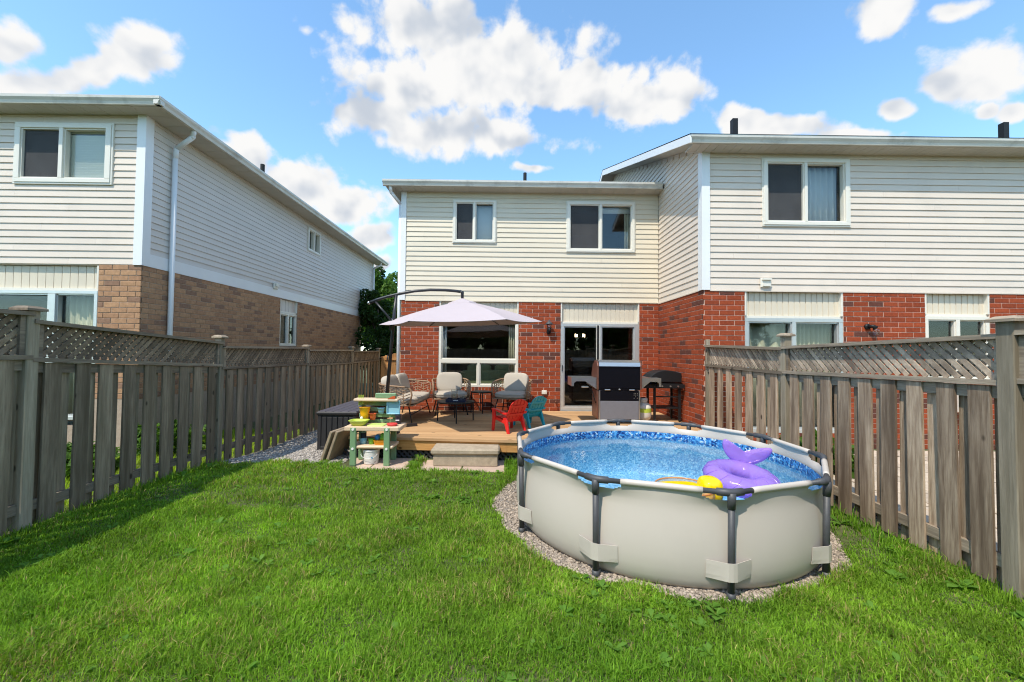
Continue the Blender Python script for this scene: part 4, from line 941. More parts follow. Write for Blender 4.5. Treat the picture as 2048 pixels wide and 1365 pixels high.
m = MB(org); m.tube([(-2.05, 7.05, 1.62), (-2.06, 7.0, 1.63), (-2.06, 6.97, 1.54)], .011, 8); m.obj('crank', 'umbrella_metal', cr, True)
bm_ = [(-2.42, 7.1, 2.535), (-2.28, 7.1, 2.59), (-2.1, 7.1, 2.645), (-1.9, 7.1, 2.695), (-1.65, 7.11, 2.745), (-1.38, 7.13, 2.772), (-1.12, 7.16, 2.774), (-.95, 7.19, 2.765), (-.86, 7.2, 2.755)]
m = MB(org); m.tube(bm_, .025, 12); m.obj('arm', 'umbrella_metal', T, True)
m = MB(org); m.superell((-2.43, 7.1, 2.53), (.06, .06, .06), 1, 1, 10, 6); m.obj('arm_end_cap', 'stainless', T, True)
m = MB(org); m.tube([(-2.33, 7.1, 2.565), (-2.0, 7.1, 2.19)], .017, 10); m.obj('strut', 'umbrella_metal', T, True)
UC = Vector((-.83, 7.2, 0)); m = MB(org); m.tube([(-.87, 7.2, 2.765), (-.83, 7.2, 2.75), (-.828, 7.2, 2.60)], [.026, .03, .024], 10); m.obj('hanger', 'umbrella_metal', T, True)
def rim(a, r=1.42): return Vector((UC.x+r*math.cos(a), UC.y+r*math.sin(a), 2.205+.045*math.cos(a)+.05*math.sin(a)))
UA = [R_(4+60*k) for k in range(6)]; NP = 6; ap = Vector((-.83, 7.2, 2.60)); vs = [ap]; fs = []; NR, NS = 8, 8
for k in range(NP):
    a, b = rim(UA[k]), rim(UA[(k+1) % NP])
    for r in range(1, NR+1):
        for s in range(NS):
            t = r/NR; u = s/NS; p = a.lerp(b, u); q = ap.lerp(p, t); sag = 4*u*(1-u); q.z += .03*math.sin(math.pi*t)-.035*sag*t*.6; 
            c_ = Vector((ap.x, ap.y, q.z)); q = q.lerp(c_, .035*sag*t*t); vs.append(q)
gi = lambda k, r, s: 1+((k % NP)*NR+(r-1))*NS+s
for k in range(NP):
    for s in range(NS):
        k2, s2 = (k, s+1) if s < NS-1 else (k+1, 0)
        fs.append((0, gi(k, 1, s), gi(k2, 1, s2)))
        for r in range(1, NR): fs.append((gi(k, r, s), gi(k, r+1, s), gi(k2, r+1, s2), gi(k2, r, s2)))
m = MB(org); m.add(vs, fs); cn = m.obj('canopy', 'canopy', T); md = cn.modifiers.new('t', 'SOLIDIFY'); md.thickness = .003
m = MB(org); m.add([ap+Vector((0, 0, .045))]+[ap.lerp(rim(a), .17)+Vector((0, 0, .030)) for a in UA]+[ap.lerp(rim(a), .185)+Vector((0, 0, .010)) for a in UA], [(0, 1+k, 1+(k+1) % NP) for k in range(NP)]+[(1+k, 1+NP+k, 1+NP+(k+1) % NP, 1+(k+1) % NP) for k in range(NP)]); m.obj('vent_cap', 'canopy', cn)
for a in UA:
    m = MB(org); m.tube([ap+Vector((0, 0, -.03)), ap.lerp(rim(a), .5)+Vector((0, 0, .0)), rim(a)+Vector((0, 0, -.012))], .008, 6); m.obj('rib', 'umbrella_metal', T)
m = MB(org); m.tube([ap+Vector((0, 0, -.1)), ap+Vector((0, 0, -.02))], .04, 10); m.obj('hub', 'umbrella_metal', T)

# ================================================================== wicker seats
def wicker(label, w, loc, rz, grp, cush=1, name='wicker_chair', cat='chair', fab='fabric_cream'):
    T = thing(name, label, cat, loc, rz, grp); hw = w/2; MBn = lambda: MB()
    base = [(-hw, -.28), (-hw, .0), (-hw+.03, .18), (-hw+.14, .31)]+[(-hw+.14+(w-.28)*k/(4*cush), .335) for k in range(1, 4*cush)]+[(hw-.14, .31), (hw-.03, .18), (hw, 0), (hw, -.28)]
    P = smooth_open(base, 4); n = len(P)
    fl = lambda p, k: (p[0]*(1+.03*k), p[1]*(1+.02*k)-.0*k)
    zt = lambda i: .735-.06*abs(2*i/(n-1)-1)**3; zb = .345
    m = MBn(); top = [(P[i][0]*1.04, P[i][1]+.02*k_(P[i]), zt(i)) for i in range(n)]
    top = [(P[0][0]*1.0, P[0][1]+.02, zb)]+[(P[0][0]*1.03, P[0][1]-.03, zb+.2)]+[(P[0][0]*1.04, P[0][1]-.01, .64)]+top[1:-1]+[(P[-1][0]*1.04, P[-1][1]-.01, .64)]+[(P[-1][0]*1.03, P[-1][1]-.03, zb+.2)]+[(P[-1][0], P[-1][1]+.02, zb)]
    m.tube(top, .0165, 8); m.obj('top_rail', 'wicker', T, True)
    m = MBn(); m.tube([(p[0]*.97, p[1]*.97, zb) for p in P]+[(hw*.97, -.31, zb), (-hw*.97, -.31, zb)], .013, 8, closed=True); m.obj('seat_rail', 'wicker', T, True)
    L = [0]
    for a, b in zip(P, P[1:]): L.append(L[-1]+math.hypot(a[0]-b[0], a[1]-b[1]))
    def at(s):
        s = max(0, min(L[-1]-1e-6, s)); i = max(k for k in range(n) if L[k] <= s); i = min(i, n-2); t = (s-L[i])/(L[i+1]-L[i]+1e-9)
        return (P[i][0]*(1-t)+P[i+1][0]*t, P[i][1]*(1-t)+P[i+1][1]*t, zt(i)*(1-t)+zt(i+1)*t)
    per = .26; nseg = max(4, round(L[-1]/per)); per = L[-1]/nseg
    for k in range(1, nseg*2):
        q = at(k*per/2); f = 1.02
        m = MBn(); m.tube([(q[0]*.975, q[1]*.975, zb), (q[0]*1.035, q[1]*1.02+.01, q[2])], .0085, 5); m.obj('upright', 'wicker', T)
    m = MBn()
    for lv in range(6):
        pts = []; ns = nseg*8
        for k in range(ns+1):
            q = at(k*L[-1]/ns); ph = (k % 8)/8; tri = abs(2*ph-1); t = (lv+.55)/6.6; kk = t
            pts.append((q[0]*(.975+.06*t), q[1]*(.975+.045*t)+.01*t, zb+(q[2]-zb)*t+.05*(tri-.3)))
        m.tube(pts, .0078, 5)
    m.obj('woven_strand', 'wicker', T, kind='stuff')
    for sx in (-1, 1):
        for (ya, yb) in ((-.22, -.31), (.2, .30)):
            m = MBn(); m.tube([(sx*(hw-.10), ya, zb), (sx*(hw-.03), yb, 0)], .0125, 8); m.obj('leg', 'black_metal', T, True)
    m = MBn(); m.bar((-hw+.06, -.27, .17), (hw-.06, -.27, .17), .014, .014); m.obj('stretcher', 'black_metal', T)
    m = MBn(); m.bar((-hw+.06, .26, .17), (hw-.06, .26, .17), .014, .014); m.obj('stretcher', 'black_metal', T)
    m = MBn(); m.box(-hw+.05, hw-.05, -.27, .28, zb-.012, zb+.012); m.obj('seat_frame', 'black_metal', T)
    m = MBn(); m.superell((0, -.02, .415), (w-.05, .66, .135), .42, .42, 40, 14); sc = m.obj('seat_cushion', fab, T, True)
    m = MBn(); m.tube([(((w-.05)/2)*math.copysign(abs(math.cos(t))**.42, math.cos(t))*1.0, -.02+.33*math.copysign(abs(math.sin(t))**.42, math.sin(t)), .43) for t in [2*math.pi*i/48 for i in range(48)]], .006, 5, closed=True); m.obj('piping', 'fabric_mid', sc, True)
    cw = (w-.16)/cush
    for c in range(cush):
        x = -hw+.08+cw*(c+.5)
        Mr = Matrix.Rotation(R_(-16), 3, 'X')
        m = MBn(); m.superell((x, .205, .655), (cw*.97, .17, .44), .5, .36, 36, 18, Mr, .012); m.obj('back_cushion', fab, T, True)
    return T
def k_(p): return 1 if p[1] > 0 else 0
def smooth_open(pts, n):
    out = []; m_ = len(pts)
    for i in range(m_-1):
        p0, p1, p2, p3 = (Vector(pts[min(max(i+k-1, 0), m_-1)]) for k in range(4))
        for k in range(n):
            t = k/n; q = .5*((2*p1)+(p2-p0)*t+(2*p0-5*p1+4*p2-p3)*t*t+(3*p1-p0-3*p2+p3)*t**3); out.append((q.x, q.y))
    out.append(pts[-1]); return out
g_ = 'wicker seats on the deck'
wicker('wicker loveseat with cream cushions at the left side of the deck', 1.50, (-2.02, 8.20, DZ), R_(88), g_, 2, 'wicker_loveseat', 'loveseat')
wicker('wicker armchair with cream cushions left of the deck window beside coffee table', .74, (-1.26, 8.92, DZ), R_(14), g_)
wicker('wicker armchair with beige cushions right of the deck window beside small side table', .74, (.10, 8.98, DZ), R_(-18), g_)

# ---- tables
def rtable(name, label, c, r, h, nl):
    T = thing(name, label, 'table', c, 0, 'black round tables')
    m = MB(); m.lathe([(r-.01, h-.022), (r, h-.016), (r, h), (r-.008, h+.003), (.01, h+.003)], 40); m.obj('table_top', 'black_metal', T, False)
    for k in range(nl):
        a = 2*math.pi*k/nl-R_(80); m = MB(); m.tube([(r*.93*math.cos(a), r*.93*math.sin(a), h-.02), (r*.95*math.cos(a), r*.95*math.sin(a), 0)], .012, 8); m.obj('leg', 'black_metal', T)
    m = MB(); 
    for k in range(nl//2): a = 2*math.pi*k/nl-R_(80); m.bar((r*.93*math.cos(a), r*.93*math.sin(a), h*.45+.002*k), (-r*.93*math.cos(a), -r*.93*math.sin(a), h*.45+.002*k), .014, .014)
    m.obj('stretcher', 'black_metal', T)
rtable('coffee_table', 'round black metal coffee table holding a tray in the middle of the deck', (-1.02, 7.98, DZ), .36, .375, 4)
rtable('side_table', 'small round black side table between the two wicker armchairs by window', (-.60, 9.1, DZ), .235, .46, 4)
tz = DZ+.379
T = thing('serving_tray', 'dark rectangular tray carrying a pitcher on the round coffee table', 'tray', (-1.0, 7.93, tz)); m = MB()
m.box(-.19, .19, -.13, .13, 0, .012); m.obj('tray_base', 'plastic_navy', T)
for a in ((-.19, .19, -.13, -.118, .012, .055), (-.19, .19, .118, .13, .012, .055), (-.19, -.178, -.117, .117, .012, .055), (.178, .19, -.117, .117, .012, .055)): m = MB(); m.box(*a); m.obj('tray_side', 'plastic_navy', T)
m = MB(); m.bar((-.05, -.1312, .030), (.045, -.1312, .030), .002, .010); m.obj('tray_label', 'plastic_white', T)
T = thing('glass_pitcher', 'clear glass pitcher with lemon water on the dark tray', 'pitcher', (-1.04, 7.94, tz+.012))
m = MB(); m.lathe([(.052, 0), (.058, .01), (.066, .08), (.060, .17), (.066, .215), (.063, .215), (.057, .17), (.062, .08), (.05, .014)], 24, caps=False); m.obj('jug', 'clear_glass', T, True)
m = MB(); m.tube([(-.06, 0, .18), (-.105, 0, .175), (-.115, 0, .12), (-.10, 0, .07), (-.062, 0, .06)], .007, 8); m.obj('handle', 'clear_glass', T, True)
m = MB(); m.lathe([(.048, .015), (.060, .08), (.058, .13), (.001, .13)], 20); m.obj('lemon_water', 'float_clear', T, True)
for k, (dx, dy, lb) in enumerate(((.10, -.03, 'short clear drinking glass near front of the dark tray'), (.14, .05, 'short clear drinking glass with lemon slice at right end of the tray'))):
    T = thing('drinking_glass', lb, 'glass', (-1.0+dx, 7.93+dy, tz+.012), group='drinking glasses on the tray')
    m = MB(); m.lathe([(.026, 0), (.031, .01), (.035, .085), (.033, .085), (.028, .012)], 16, caps=False); m.obj('tumbler', 'clear_glass', T, True)
    if k: m = MB(); m.lathe([(.022, -.003), (.024, 0), (.022, .003)], 14, (.03, 0, .085)); m.obj('lemon_slice', 'plastic_yellow', T)

# ---- toy chairs
def toychair(label, mat, loc, rz):
    T = thing('toy_garden_chair', label, 'chair', loc, rz, "small plastic children's chairs")
    w = .36
    for i in range(5):
        x = -.14+i*.07; tp = .56-.028*abs(i-2)**1.5
        arc = lambda q: .565-2.3*q*q; xa, xb = x-.0325, x+.0325; xt = [xa+.003*(i-2), x+.003*(i-2), xb+.003*(i-2)]
        fr_ = [(xa, .06, .20), (xb, .06, .20)]+[(q, .235, arc(q)) for q in xt[::-1]]; m = MB(); m.add(fr_+[(a_, b_+.018, c_-.004) for a_, b_, c_ in fr_], [(0, 1, 2, 3, 4), (9, 8, 7, 6, 5)]+[(k, 5+k, 5+(k+1) % 5, (k+1) % 5) for k in range(5)]); bev(m.obj('back_slat', mat, T), .004, 2)
    for z, y in ((.30, .135), (.44, .20)):
        m = MB(); m.bar((-.165, y, z), (.165, y, z), .02, .035, (0, .4, 1)); m.obj('back_rail', mat, T)
    for i in range(5):
        y = -.19+i*.058; z = .245-.006*i; m = MB(); m.cbox(-w/2+.02, w/2-.02, y, y+.05, z-.008, z+.008, .004); m.obj('seat_slat', mat, T)
    m = MB(); m.prism([(-.215, .25), (-.20, .225), (.06, .17), (.08, .20), (-.19, .235)], lambda y, z, x: (x, y, z), -w/2+.015, w/2-.015); m.obj('seat_shell', mat, T)
    for s in (-1, 1):
        m = MB(); m.prism([(-.255, .355), (-.25, .38), (-.10, .372), (.10, .335), (.175, .345), (.165, .30), (.06, .308), (-.12, .345), (-.22, .352)], lambda y, z, d, s=s: (s*(w/2+.005)+d, y, z), -.035, .035); bev(m.obj('armrest', mat, T), .008, 2)
        m = MB(); m.prism([(-.25, .37), (-.185, .36), (-.165, .25), (-.20, .0), (-.245, .0), (-.235, .24)], lambda y, z, d, s=s: (s*(w/2+.01)+d+s*.03*(.37-z), y, z), -.018, .018); bev(m.obj('leg', mat, T), .005, 1)
        m = MB(); m.prism([(.03, .24), (.12, .26), (.20, .0), (.155, .0)], lambda y, z, d, s=s: (s*(w/2-.01)+d+s*.04*(.26-z), y, z), -.018, .018); bev(m.obj('leg', mat, T), .005, 1)
        m = MB(); m.prism([(-.19, .24), (.08, .20), (.08, .15), (-.02, .165), (-.17, .19)], lambda y, z, d, s=s: (s*(w/2-.005)+d, y, z), -.010, .010); m.obj('side_rail', mat, T)
toychair('small red plastic garden chair for a child near deck edge', 'plastic_chair_red', (.035, 6.98, DZ), R_(-142))
toychair('small teal plastic garden chair for a child behind the red one', 'plastic_chair_teal', (.40, 7.50, DZ), R_(-140))

# ================================================================== grill, tank, griddle
org = (2.09, 8.0, DZ)
T = thing('gas_grill', 'gas barbecue seen from behind with black hood back and grey cabinet', 'barbecue', org)
m = MB(org); m.cbox(1.70, 2.48, 7.765, 8.25, .46, 1.0, .008); m.obj('cabinet', 'stainless', T)
m = MB(org); m.cbox(1.725, 2.455, 7.752, 7.766, .46, .80, .003); m.obj('back_panel', 'grill_grey', T)
m = MB(org); m.cbox(1.725, 2.455, 7.755, 7.766, .805, 1.0, .003); bp_ = m.obj('vent_panel', 'grill_black', T)
for i in range(3):
    for j in range(4):
        if (i+j) % 2 == 0 or j > 1: m = MB(org); m.box(2.36+.03*i, 2.372+.03*i, 7.752, 7.7555, .85+.03*j, .865+.03*j); m.obj('vent_hole', 'stainless', bp_)
prof = [(7.75, 1.01), (7.75, 1.46), (7.77, 1.515), (7.83, 1.555), (8.0, 1.56), (8.16, 1.48), (8.27, 1.33), (8.30, 1.04), (8.28, 1.01)]
m = MB(org); m.prism(prof, lambda y, z, x: (x, y, z), 1.70, 2.48); bev(m.obj('hood', 'grill_black', T), .01, 2)
m = MB(org); m.prism([(7.742, 1.455), (7.762, 1.525), (7.826, 1.567), (8.0, 1.573), (8.17, 1.49), (8.282, 1.335), (8.312, 1.04), (8.302, 1.04), (8.27, 1.33), (8.16, 1.48), (8.0, 1.56), (7.83, 1.555), (7.77, 1.515), (7.75, 1.455)], lambda y, z, x: (x, y, z), 1.702, 2.478); hd = m.obj('lid_skin', 'stainless', T)
m = MB(org); m.tube([(1.82, 8.33, 1.12), (1.82, 8.37, 1.12), (2.36, 8.37, 1.12), (2.36, 8.33, 1.12)], .013, 8); m.obj('lid_handle', 'stainless', hd, True)
m = MB(org); m.superell((2.09, 7.745, 1.02), (.04, .02, .025), .6, .6, 10, 6); m.obj('hood_catch', 'stainless', T, True)
for a, b in ((1.703, 1.724), (2.456, 2.477)):
    m = MB(org); m.box(a, b, 7.748, 7.7645, .46, 1.0); m.obj('corner_strip', 'stainless', T)
for z in (1.05, 1.43):
    m = MB(org); m.box(1.72, 2.46, 7.742, 7.7495, z, z+.018); m.obj('hood_rib', 'grill_black', T)
for x in (1.86, 2.32):
    m = MB(org); m.tube([(x-.05, 7.744, 1.012), (x+.05, 7.744, 1.012)], .012, 8); m.obj('hood_hinge', 'stainless', T)
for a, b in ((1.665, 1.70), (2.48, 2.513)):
    m = MB(org); m.prism(prof, lambda y, z, x: (x, y, z), a, b); bev(m.obj('hood_end_cap', 'brick_reflection_brass', T), .008, 2)  # stainless end caps, coloured by the brick they mirror
m = MB(org); m.cbox(1.672, 1.70, 7.77, 8.25, .46, 1.0, .004); m.obj('side_panel', 'brick_reflection_brass', T)  # stainless side with the brick reflection painted in
for s, xa, xb in ((1, 1.19, 1.664), (-1, 2.895, 2.514)):
    q = lambda t: xa+(xb-xa)*t
    m = MB(org); m.box(min(xa, xb), max(xa, xb), 7.81, 8.29, 1.215, 1.235); sh = m.obj('side_shelf', 'stainless', T)
    for y in (7.80, 8.29):
        m = MB(org); m.prism([(q(0), 1.238), (q(1), 1.238), (q(1), 1.02), (q(.55), 1.165), (q(.20), 1.165), (q(.10), 1.13), (q(.10), 1.07), (q(0), 1.07)], lambda x, z, y_: (x, y_, z), y, y+.012); m.obj('shelf_bracket', 'stainless', sh)
    m = MB(org); e = .012*s; m.box(min(xa, xa+e), max(xa, xa+e), 7.812, 8.29, 1.07, 1.2145); m.obj('shelf_end', 'stainless', sh)
m = MB(org); m.lathe([(.06, 0), (.075, .02), (.06, .05)], 16, (1.45, 8.0, 1.10)); m.obj('side_burner', 'grill_black', T, True)
m = MB(org); m.tube([(1.40, 7.9, 1.05), (1.53, 7.9, 1.05)], .018, 8); m.obj('gas_valve', 'tank_white', T)
m = MB(org); m.tube([(1.53, 7.9, 1.05), (1.60, 7.88, .98), (1.63, 7.86, .85), (1.66, 7.84, .75)], .010, 6); m.obj('gas_hose', 'black_metal', T, True)
for x in (1.76, 2.42):
    for y in (7.82, 8.19):
        m = MB(org); m.tube([(x-.015, y, DZ+.04), (x+.015, y, DZ+.04)], .04, 14); m.tube([(x, y, DZ+.05), (x, y, .46)], .012, 8); m.obj('caster', 'black_metal', T)
org = (2.66, 8.12, DZ)
T = thing('propane_tank', 'white propane cylinder with yellow green label under the griddle shelf', 'gas cylinder', org)
m = MB(); m.lathe([(.09, .02), (.13, .05), (.152, .11), (.152, .26), (.135, .33), (.08, .37), (.03, .385)], 24); m.obj('tank_body', 'tank_white', T, True)
m = MB(); m.lathe([(.10, 0), (.10, .045)], 20, caps=False); m.obj('foot_ring', 'tank_white', T, True)
m = MB(); m.lathe([(.1535, .185), (.1535, .265)], 24, caps=False); lb_ = m.obj('label_band', 'plastic_lime', T, True)
m = MB(); m.lathe([(.075, .36), (.08, .40), (.08, .46)], 18, caps=False); md = m.obj('collar', 'tank_white', T, True); md.modifiers.new('t', 'SOLIDIFY').thickness = .005
m = MB(); m.tube([(0, 0, .385), (0, 0, .45)], .02, 8); m.tube([(-.04, 0, .45), (.04, 0, .45)], .022, 8); m.obj('valve', 'black_metal', T)
org = (3.05, 8.25, DZ)
T = thing('flat_top_griddle', 'black flat top griddle cart with domed lid against the side brick wall', 'griddle', org)
m = MB(org); m.prism([(2.66, 1.045), (3.40, 1.045), (3.40, 1.115), (2.66, 1.13)], lambda x, z, y: (x, y, z), 8.02, 8.50); m.obj('cook_box', 'black_metal', T)
m = MB(org); m.box(2.62, 3.425, 7.985, 8.03, 1.03, 1.105); fp = m.obj('front_panel', 'black_metal', T)
for x in (2.98, 3.14, 3.29): m = MB(org); m.tube([(x, 7.985, 1.07), (x, 7.965, 1.07)], .017, 10); m.obj('knob', 'stainless', fp)
hp = smooth_open([(2.68, 1.14), (2.74, 1.22), (2.86, 1.32), (3.02, 1.375), (3.18, 1.37), (3.30, 1.345), (3.385, 1.31), (3.39, 1.14)], 3)
m = MB(org); m.prism(hp, lambda x, z, y: (x, y, z), 8.04, 8.48); bev(m.obj('lid', 'black_metal', T), .015, 2)
m = MB(org); m.tube([(2.70, 8.0, 1.165), (2.75, 7.98, 1.17)], .014, 8); m.obj('lid_handle', 'stainless', T)
for x in (2.86, 3.35):
    for y in (8.06, 8.46):
        m = MB(org); m.bar((x, y, DZ+.06), (x, y, 1.045), .04, .04, (0, 1, 0)); lg = m.obj('leg', 'black_metal', T)
        m = MB(org); m.tube([(x-.012, y, DZ+.032), (x+.012, y, DZ+.032)], .032, 12); m.obj('wheel', 'black_metal', lg)
m = MB(org); m.box(2.84, 3.37, 8.09, 8.43, .62, .65); m.obj('shelf', 'black_metal', T)
m = MB(org); m.box(2.88, 3.33, 8.045, 8.06, .85, .875); m.obj('cross_bar', 'black_metal', T)

# ================================================================== toy kitchen
org = (-2.0, 6.12, .055)
T = thing('toy_mud_kitchen', 'green and cream plastic toy kitchen with slatted back standing on slabs', 'toy kitchen', org)
for x0, x1 in ((-2.268, -2.182), (-1.785, -1.70)):
    m = MB(org); m.cbox(x0, x1, 5.935, 5.985, .055, .60, .008); lg = m.obj('leg', 'green_plastic', T)
    for z in (.30, .575): m = MB(org); m.tube([((x0+x1)/2, 5.936, z), ((x0+x1)/2, 5.926, z)], .018, 12); m.obj('bolt', 'plastic_white', lg)
    m = MB(org); m.cbox(x0-.0, x1-.0, 6.28, 6.33, .055, .60, .008); m.obj('leg', 'green_plastic', T)
m = MB(org); m.prism([(-2.36, 5.96), (-2.34, 5.942), (-1.58, 5.942), (-1.555, 5.965), (-1.555, 6.33), (-1.575, 6.345), (-2.34, 6.345), (-2.36, 6.33)], lambda x, y, z: (x, y, z), .552, .61); bev(m.obj('counter', 'cream_plastic', T), .008, 2)
m = MB(org); m.cbox(-2.28, -1.655, 5.955, 6.30, .296, .338, .012); m.obj('shelf', 'cream_plastic', T)
for z0, z1 in ((.868, .936), (.782, .843), (.693, .754), (.612, .664)): m = MB(org); m.cbox(-2.275, -1.68, 6.305, 6.33, z0, z1, .006); m.obj('back_slat', 'green_plastic', T)
for x in (-2.22, -1.74): m = MB(org); m.box(x-.03, x+.03, 6.3305, 6.35, .605, .945); m.obj('back_post', 'green_plastic', T)
m = MB(org); m.cbox(-2.32, -1.655, 6.18, 6.36, .945, .985, .010); m.obj('top_shelf', 'cream_plastic', T)
m = MB(org); m.cbox(-2.02, -1.70, 6.25, 6.28, .985, 1.065, .012); m.obj('menu_board', 'green_plastic', T)
m = MB(org); m.superell((-1.93, 6.10, .612), (.25, .22, .03), .4, .35); m.obj('sink', 'plastic_pale_lime', T, True)
def tub(name, label, mat, cat, c, prof, n=24, sx=1, sy=1, grp='toy kitchen playthings', e=None):
    T = thing(name, label, cat, c, 0, grp); m = MB()
    vs = []; fs = []
    for r, z in prof:
        for k in range(n):
            t = 2*math.pi*k/n
            if e: vs.append((r*sx*math.copysign(abs(math.cos(t))**e, math.cos(t)), r*sy*math.copysign(abs(math.sin(t))**e, math.sin(t)), z))
            else: vs.append((r*sx*math.cos(t), r*sy*math.sin(t), z))
    for i in range(len(prof)-1):
        for k in range(n): fs.append((i*n+k, i*n+(k+1) % n, (i+1)*n+(k+1) % n, (i+1)*n+k))
    fs.append(tuple(range(n))[::-1]); fs.append(tuple((len(prof)-1)*n+k for k in range(n)))
    m.add(vs, fs); m.obj('tub', mat, T, True); return T
def cupprof(r0, r1, h, t=.006): return [(r0, 0), (r0+(r1-r0)*.5, h*.5), (r1, h), (r1+.006, h+.001), (r1+.006, h+.006), (r1-t, h+.006), (r0-t+(r1-r0)*.1, t)]
tb = tub('toy_bucket', 'yellow toy bucket hanging on slatted back of the toy kitchen', 'plastic_yellow', 'bucket', (-2.165, 6.235, .665), cupprof(.052, .08, .185), 24, 1, .75)
m = MB(); m.superell((-.03, -.045, .03), (.05, .03, .05), 1, 1, 12, 8); m.obj('sticker', 'plastic_white', tb, True)
tub('toy_pot', 'small orange toy pot hanging right of the yellow bucket', 'plastic_orange', 'pot', (-2.045, 6.24, .665), cupprof(.035, .05, .09), 20)
tub('toy_pot', 'small blue toy pot hanging in the middle of the kitchen back', 'plastic_blue_mid', 'pot', (-1.92, 6.24, .755), cupprof(.035, .052, .085), 20)
T = thing('toy_tray', 'square light blue toy tray hung at the right of the toy kitchen back', 'tray', (-1.735, 6.24, .75), 0, 'toy kitchen playthings')
m = MB(); m.cbox(-.10, .10, 0, .012, 0, .205, .005); m.obj('tray_base', 'plastic_blue_light', T)
for a in ((-.10, .10, -.02, .0, .0, .016), (-.10, .10, -.02, .0, .189, .205), (-.10, -.084, -.02, .0, .0165, .1885), (.084, .10, -.02, .0, .0165, .1885)): m = MB(); m.cbox(*a, .004); m.obj('tray_rim', 'plastic_blue_light', T)
tub('toy_basin', 'lime green toy basin standing on left end of the toy counter', 'plastic_lime', 'basin', (-2.19, 6.08, .612), [(.085, 0), (.11, .03), (.125, .065), (.138, .068), (.138, .076), (.115, .074), (.095, .01)], 32, 1, .78, e=.45)
tub('toy_dish', 'flat red toy dish lying at right of the toy counter', 'plastic_red', 'dish', (-1.70, 6.06, .612), [(.06, 0), (.075, .012), (.078, .03), (.07, .036), (.05, .03)], 24, 1, .8)
tb = tub('toy_cup', 'dark navy toy cup on right rear corner of the toy counter', 'plastic_navy', 'cup', (-1.655, 6.22, .612), cupprof(.038, .05, .13), 20)
m = MB(); m.cbox(-.028, .028, -.0475, -.043, .05, .066, .001); m.obj('cup_label', 'plastic_white', tb)
T = thing('toy_utensils', 'pale green toy utensils standing through the top shelf of the toy kitchen', 'utensils', (-2.22, 6.22, .90), 0, 'toy kitchen playthings')
for k in range(3): m = MB(); m.cbox(-.035+.03*k, -.022+.03*k, -.005, .005, -.02+.01*k, .14, .002); m.obj('utensil', 'plastic_lime', T)
T = thing('toy_brush', 'small orange red toy scraper lying on right end of the top shelf', 'toy tool', (-1.76, 6.20, .986), 0, 'toy kitchen playthings')
m = MB(); m.prism([(-.05, 0), (.06, 0), (.06, .045), (.01, .035)], lambda x, z, y: (x, y, z), -.02, .02); m.obj('blade', 'plastic_orange', T)
# lower shelf
sz = .340
tb = tub('toy_jar', 'pale blue toy jar with dark pattern at left of the lower shelf', 'plastic_blue_light', 'jar', (-2.13, 6.10, sz), [(.045, 0), (.05, .03), (.05, .075), (.042, .08), (.042, .17), (.03, .18)], 20)
m = MB(); m.lathe([(.043, .085), (.0435, .165)], 18, caps=False); m.obj('patterned_lid', 'plastic_navy', tb, True)
tub('toy_cup', 'bright green toy cup in the middle of the lower shelf', 'plastic_bright_green', 'cup', (-2.005, 6.08, sz), cupprof(.036, .044, .07), 20)
tub('toy_tray', 'yellow toy tray at right of the lower shelf', 'plastic_yellow', 'tray', (-1.86, 6.09, sz), [(.09, 0), (.105, .055), (.112, .058), (.10, .06), (.085, .01)], 28, 1, .8, e=.45)
tub('toy_ball', 'bright blue toy ball lying in the yellow tray', 'plastic_bright_blue', 'ball', (-1.92, 6.09, sz+.05), [(.008, 0), (.03, .012), (.042, .042), (.03, .072), (.008, .084)], 18)
tub('toy_figure', 'bright green toy figure lying in the yellow tray beside blue ball', 'plastic_bright_green', 'toy', (-1.85, 6.10, sz+.05), [(.01, 0), (.035, .012), (.038, .045), (.028, .06), (.034, .08), (.012, .105)], 16)
# bucket with printed animals under the kitchen
T = thing('toy_bucket', 'white round bucket with small coloured prints standing under the toy kitchen', 'bucket', (-2.01, 6.10, .056), 0, 'toy kitchen playthings')
m = MB(); m.lathe([(.098, 0), (.102, .01), (.118, .185), (.118, .19)], 32, caps=True); bk = m.obj('pail', 'pail_print', T, True) if 'pail_print' in MAT else None
def pail_mat():
    mm, nt, b = base_mat('pail_print'); p = wpos(nt); v = nn(nt, 'ShaderNodeTexVoronoi', i_Scale=16.0); nt.links.new(p, v.inputs['Vector'])
    s = nn(nt, 'ShaderNodeSeparateColor'); nt.links.new(v.outputs['Color'], s.inputs[0]); r = nn(nt, 'ShaderNodeValToRGB'); r.color_ramp.interpolation = 'CONSTANT'
    e = r.color_ramp.elements; e[0].color = (.03, .03, .06, 1); e[1].position = .3; e[1].color = (.55, .04, .04, 1); k = e.new(.55); k.color = (.05, .3, .5, 1); k = e.new(.75); k.color = (.45, .15, .06, 1)
    nt.links.new(s.outputs[0], r.inputs[0]); g = nn(nt, 'ShaderNodeNewGeometry'); sp_ = nn(nt, 'ShaderNodeSeparateXYZ'); nt.links.new(g.outputs['Position'], sp_.inputs[0])
    band = mth(nt, 'MULTIPLY', mth(nt, 'GREATER_THAN', sp_.outputs[2], .085), mth(nt, 'LESS_THAN', sp_.outputs[2], .185))
    f = mth(nt, 'MULTIPLY', mth(nt, 'MULTIPLY', mth(nt, 'LESS_THAN', v.outputs['Distance'], .30), band), mth(nt, 'GREATER_THAN', s.outputs[1], .35))
    nt.links.new(mixc(nt, f, (.80, .79, .76, 1), r.outputs[0]), b.inputs['Base Color']); b.inputs['Roughness'].default_value = .4
if bk is None: pail_mat(); bk = m.obj('pail', 'pail_print', T, True)
m = MB(); m.lathe([(.121, .185), (.124, .188), (.124, .205), (.118, .21), (.03, .212)], 32); m.obj('lid', 'plastic_white', T)
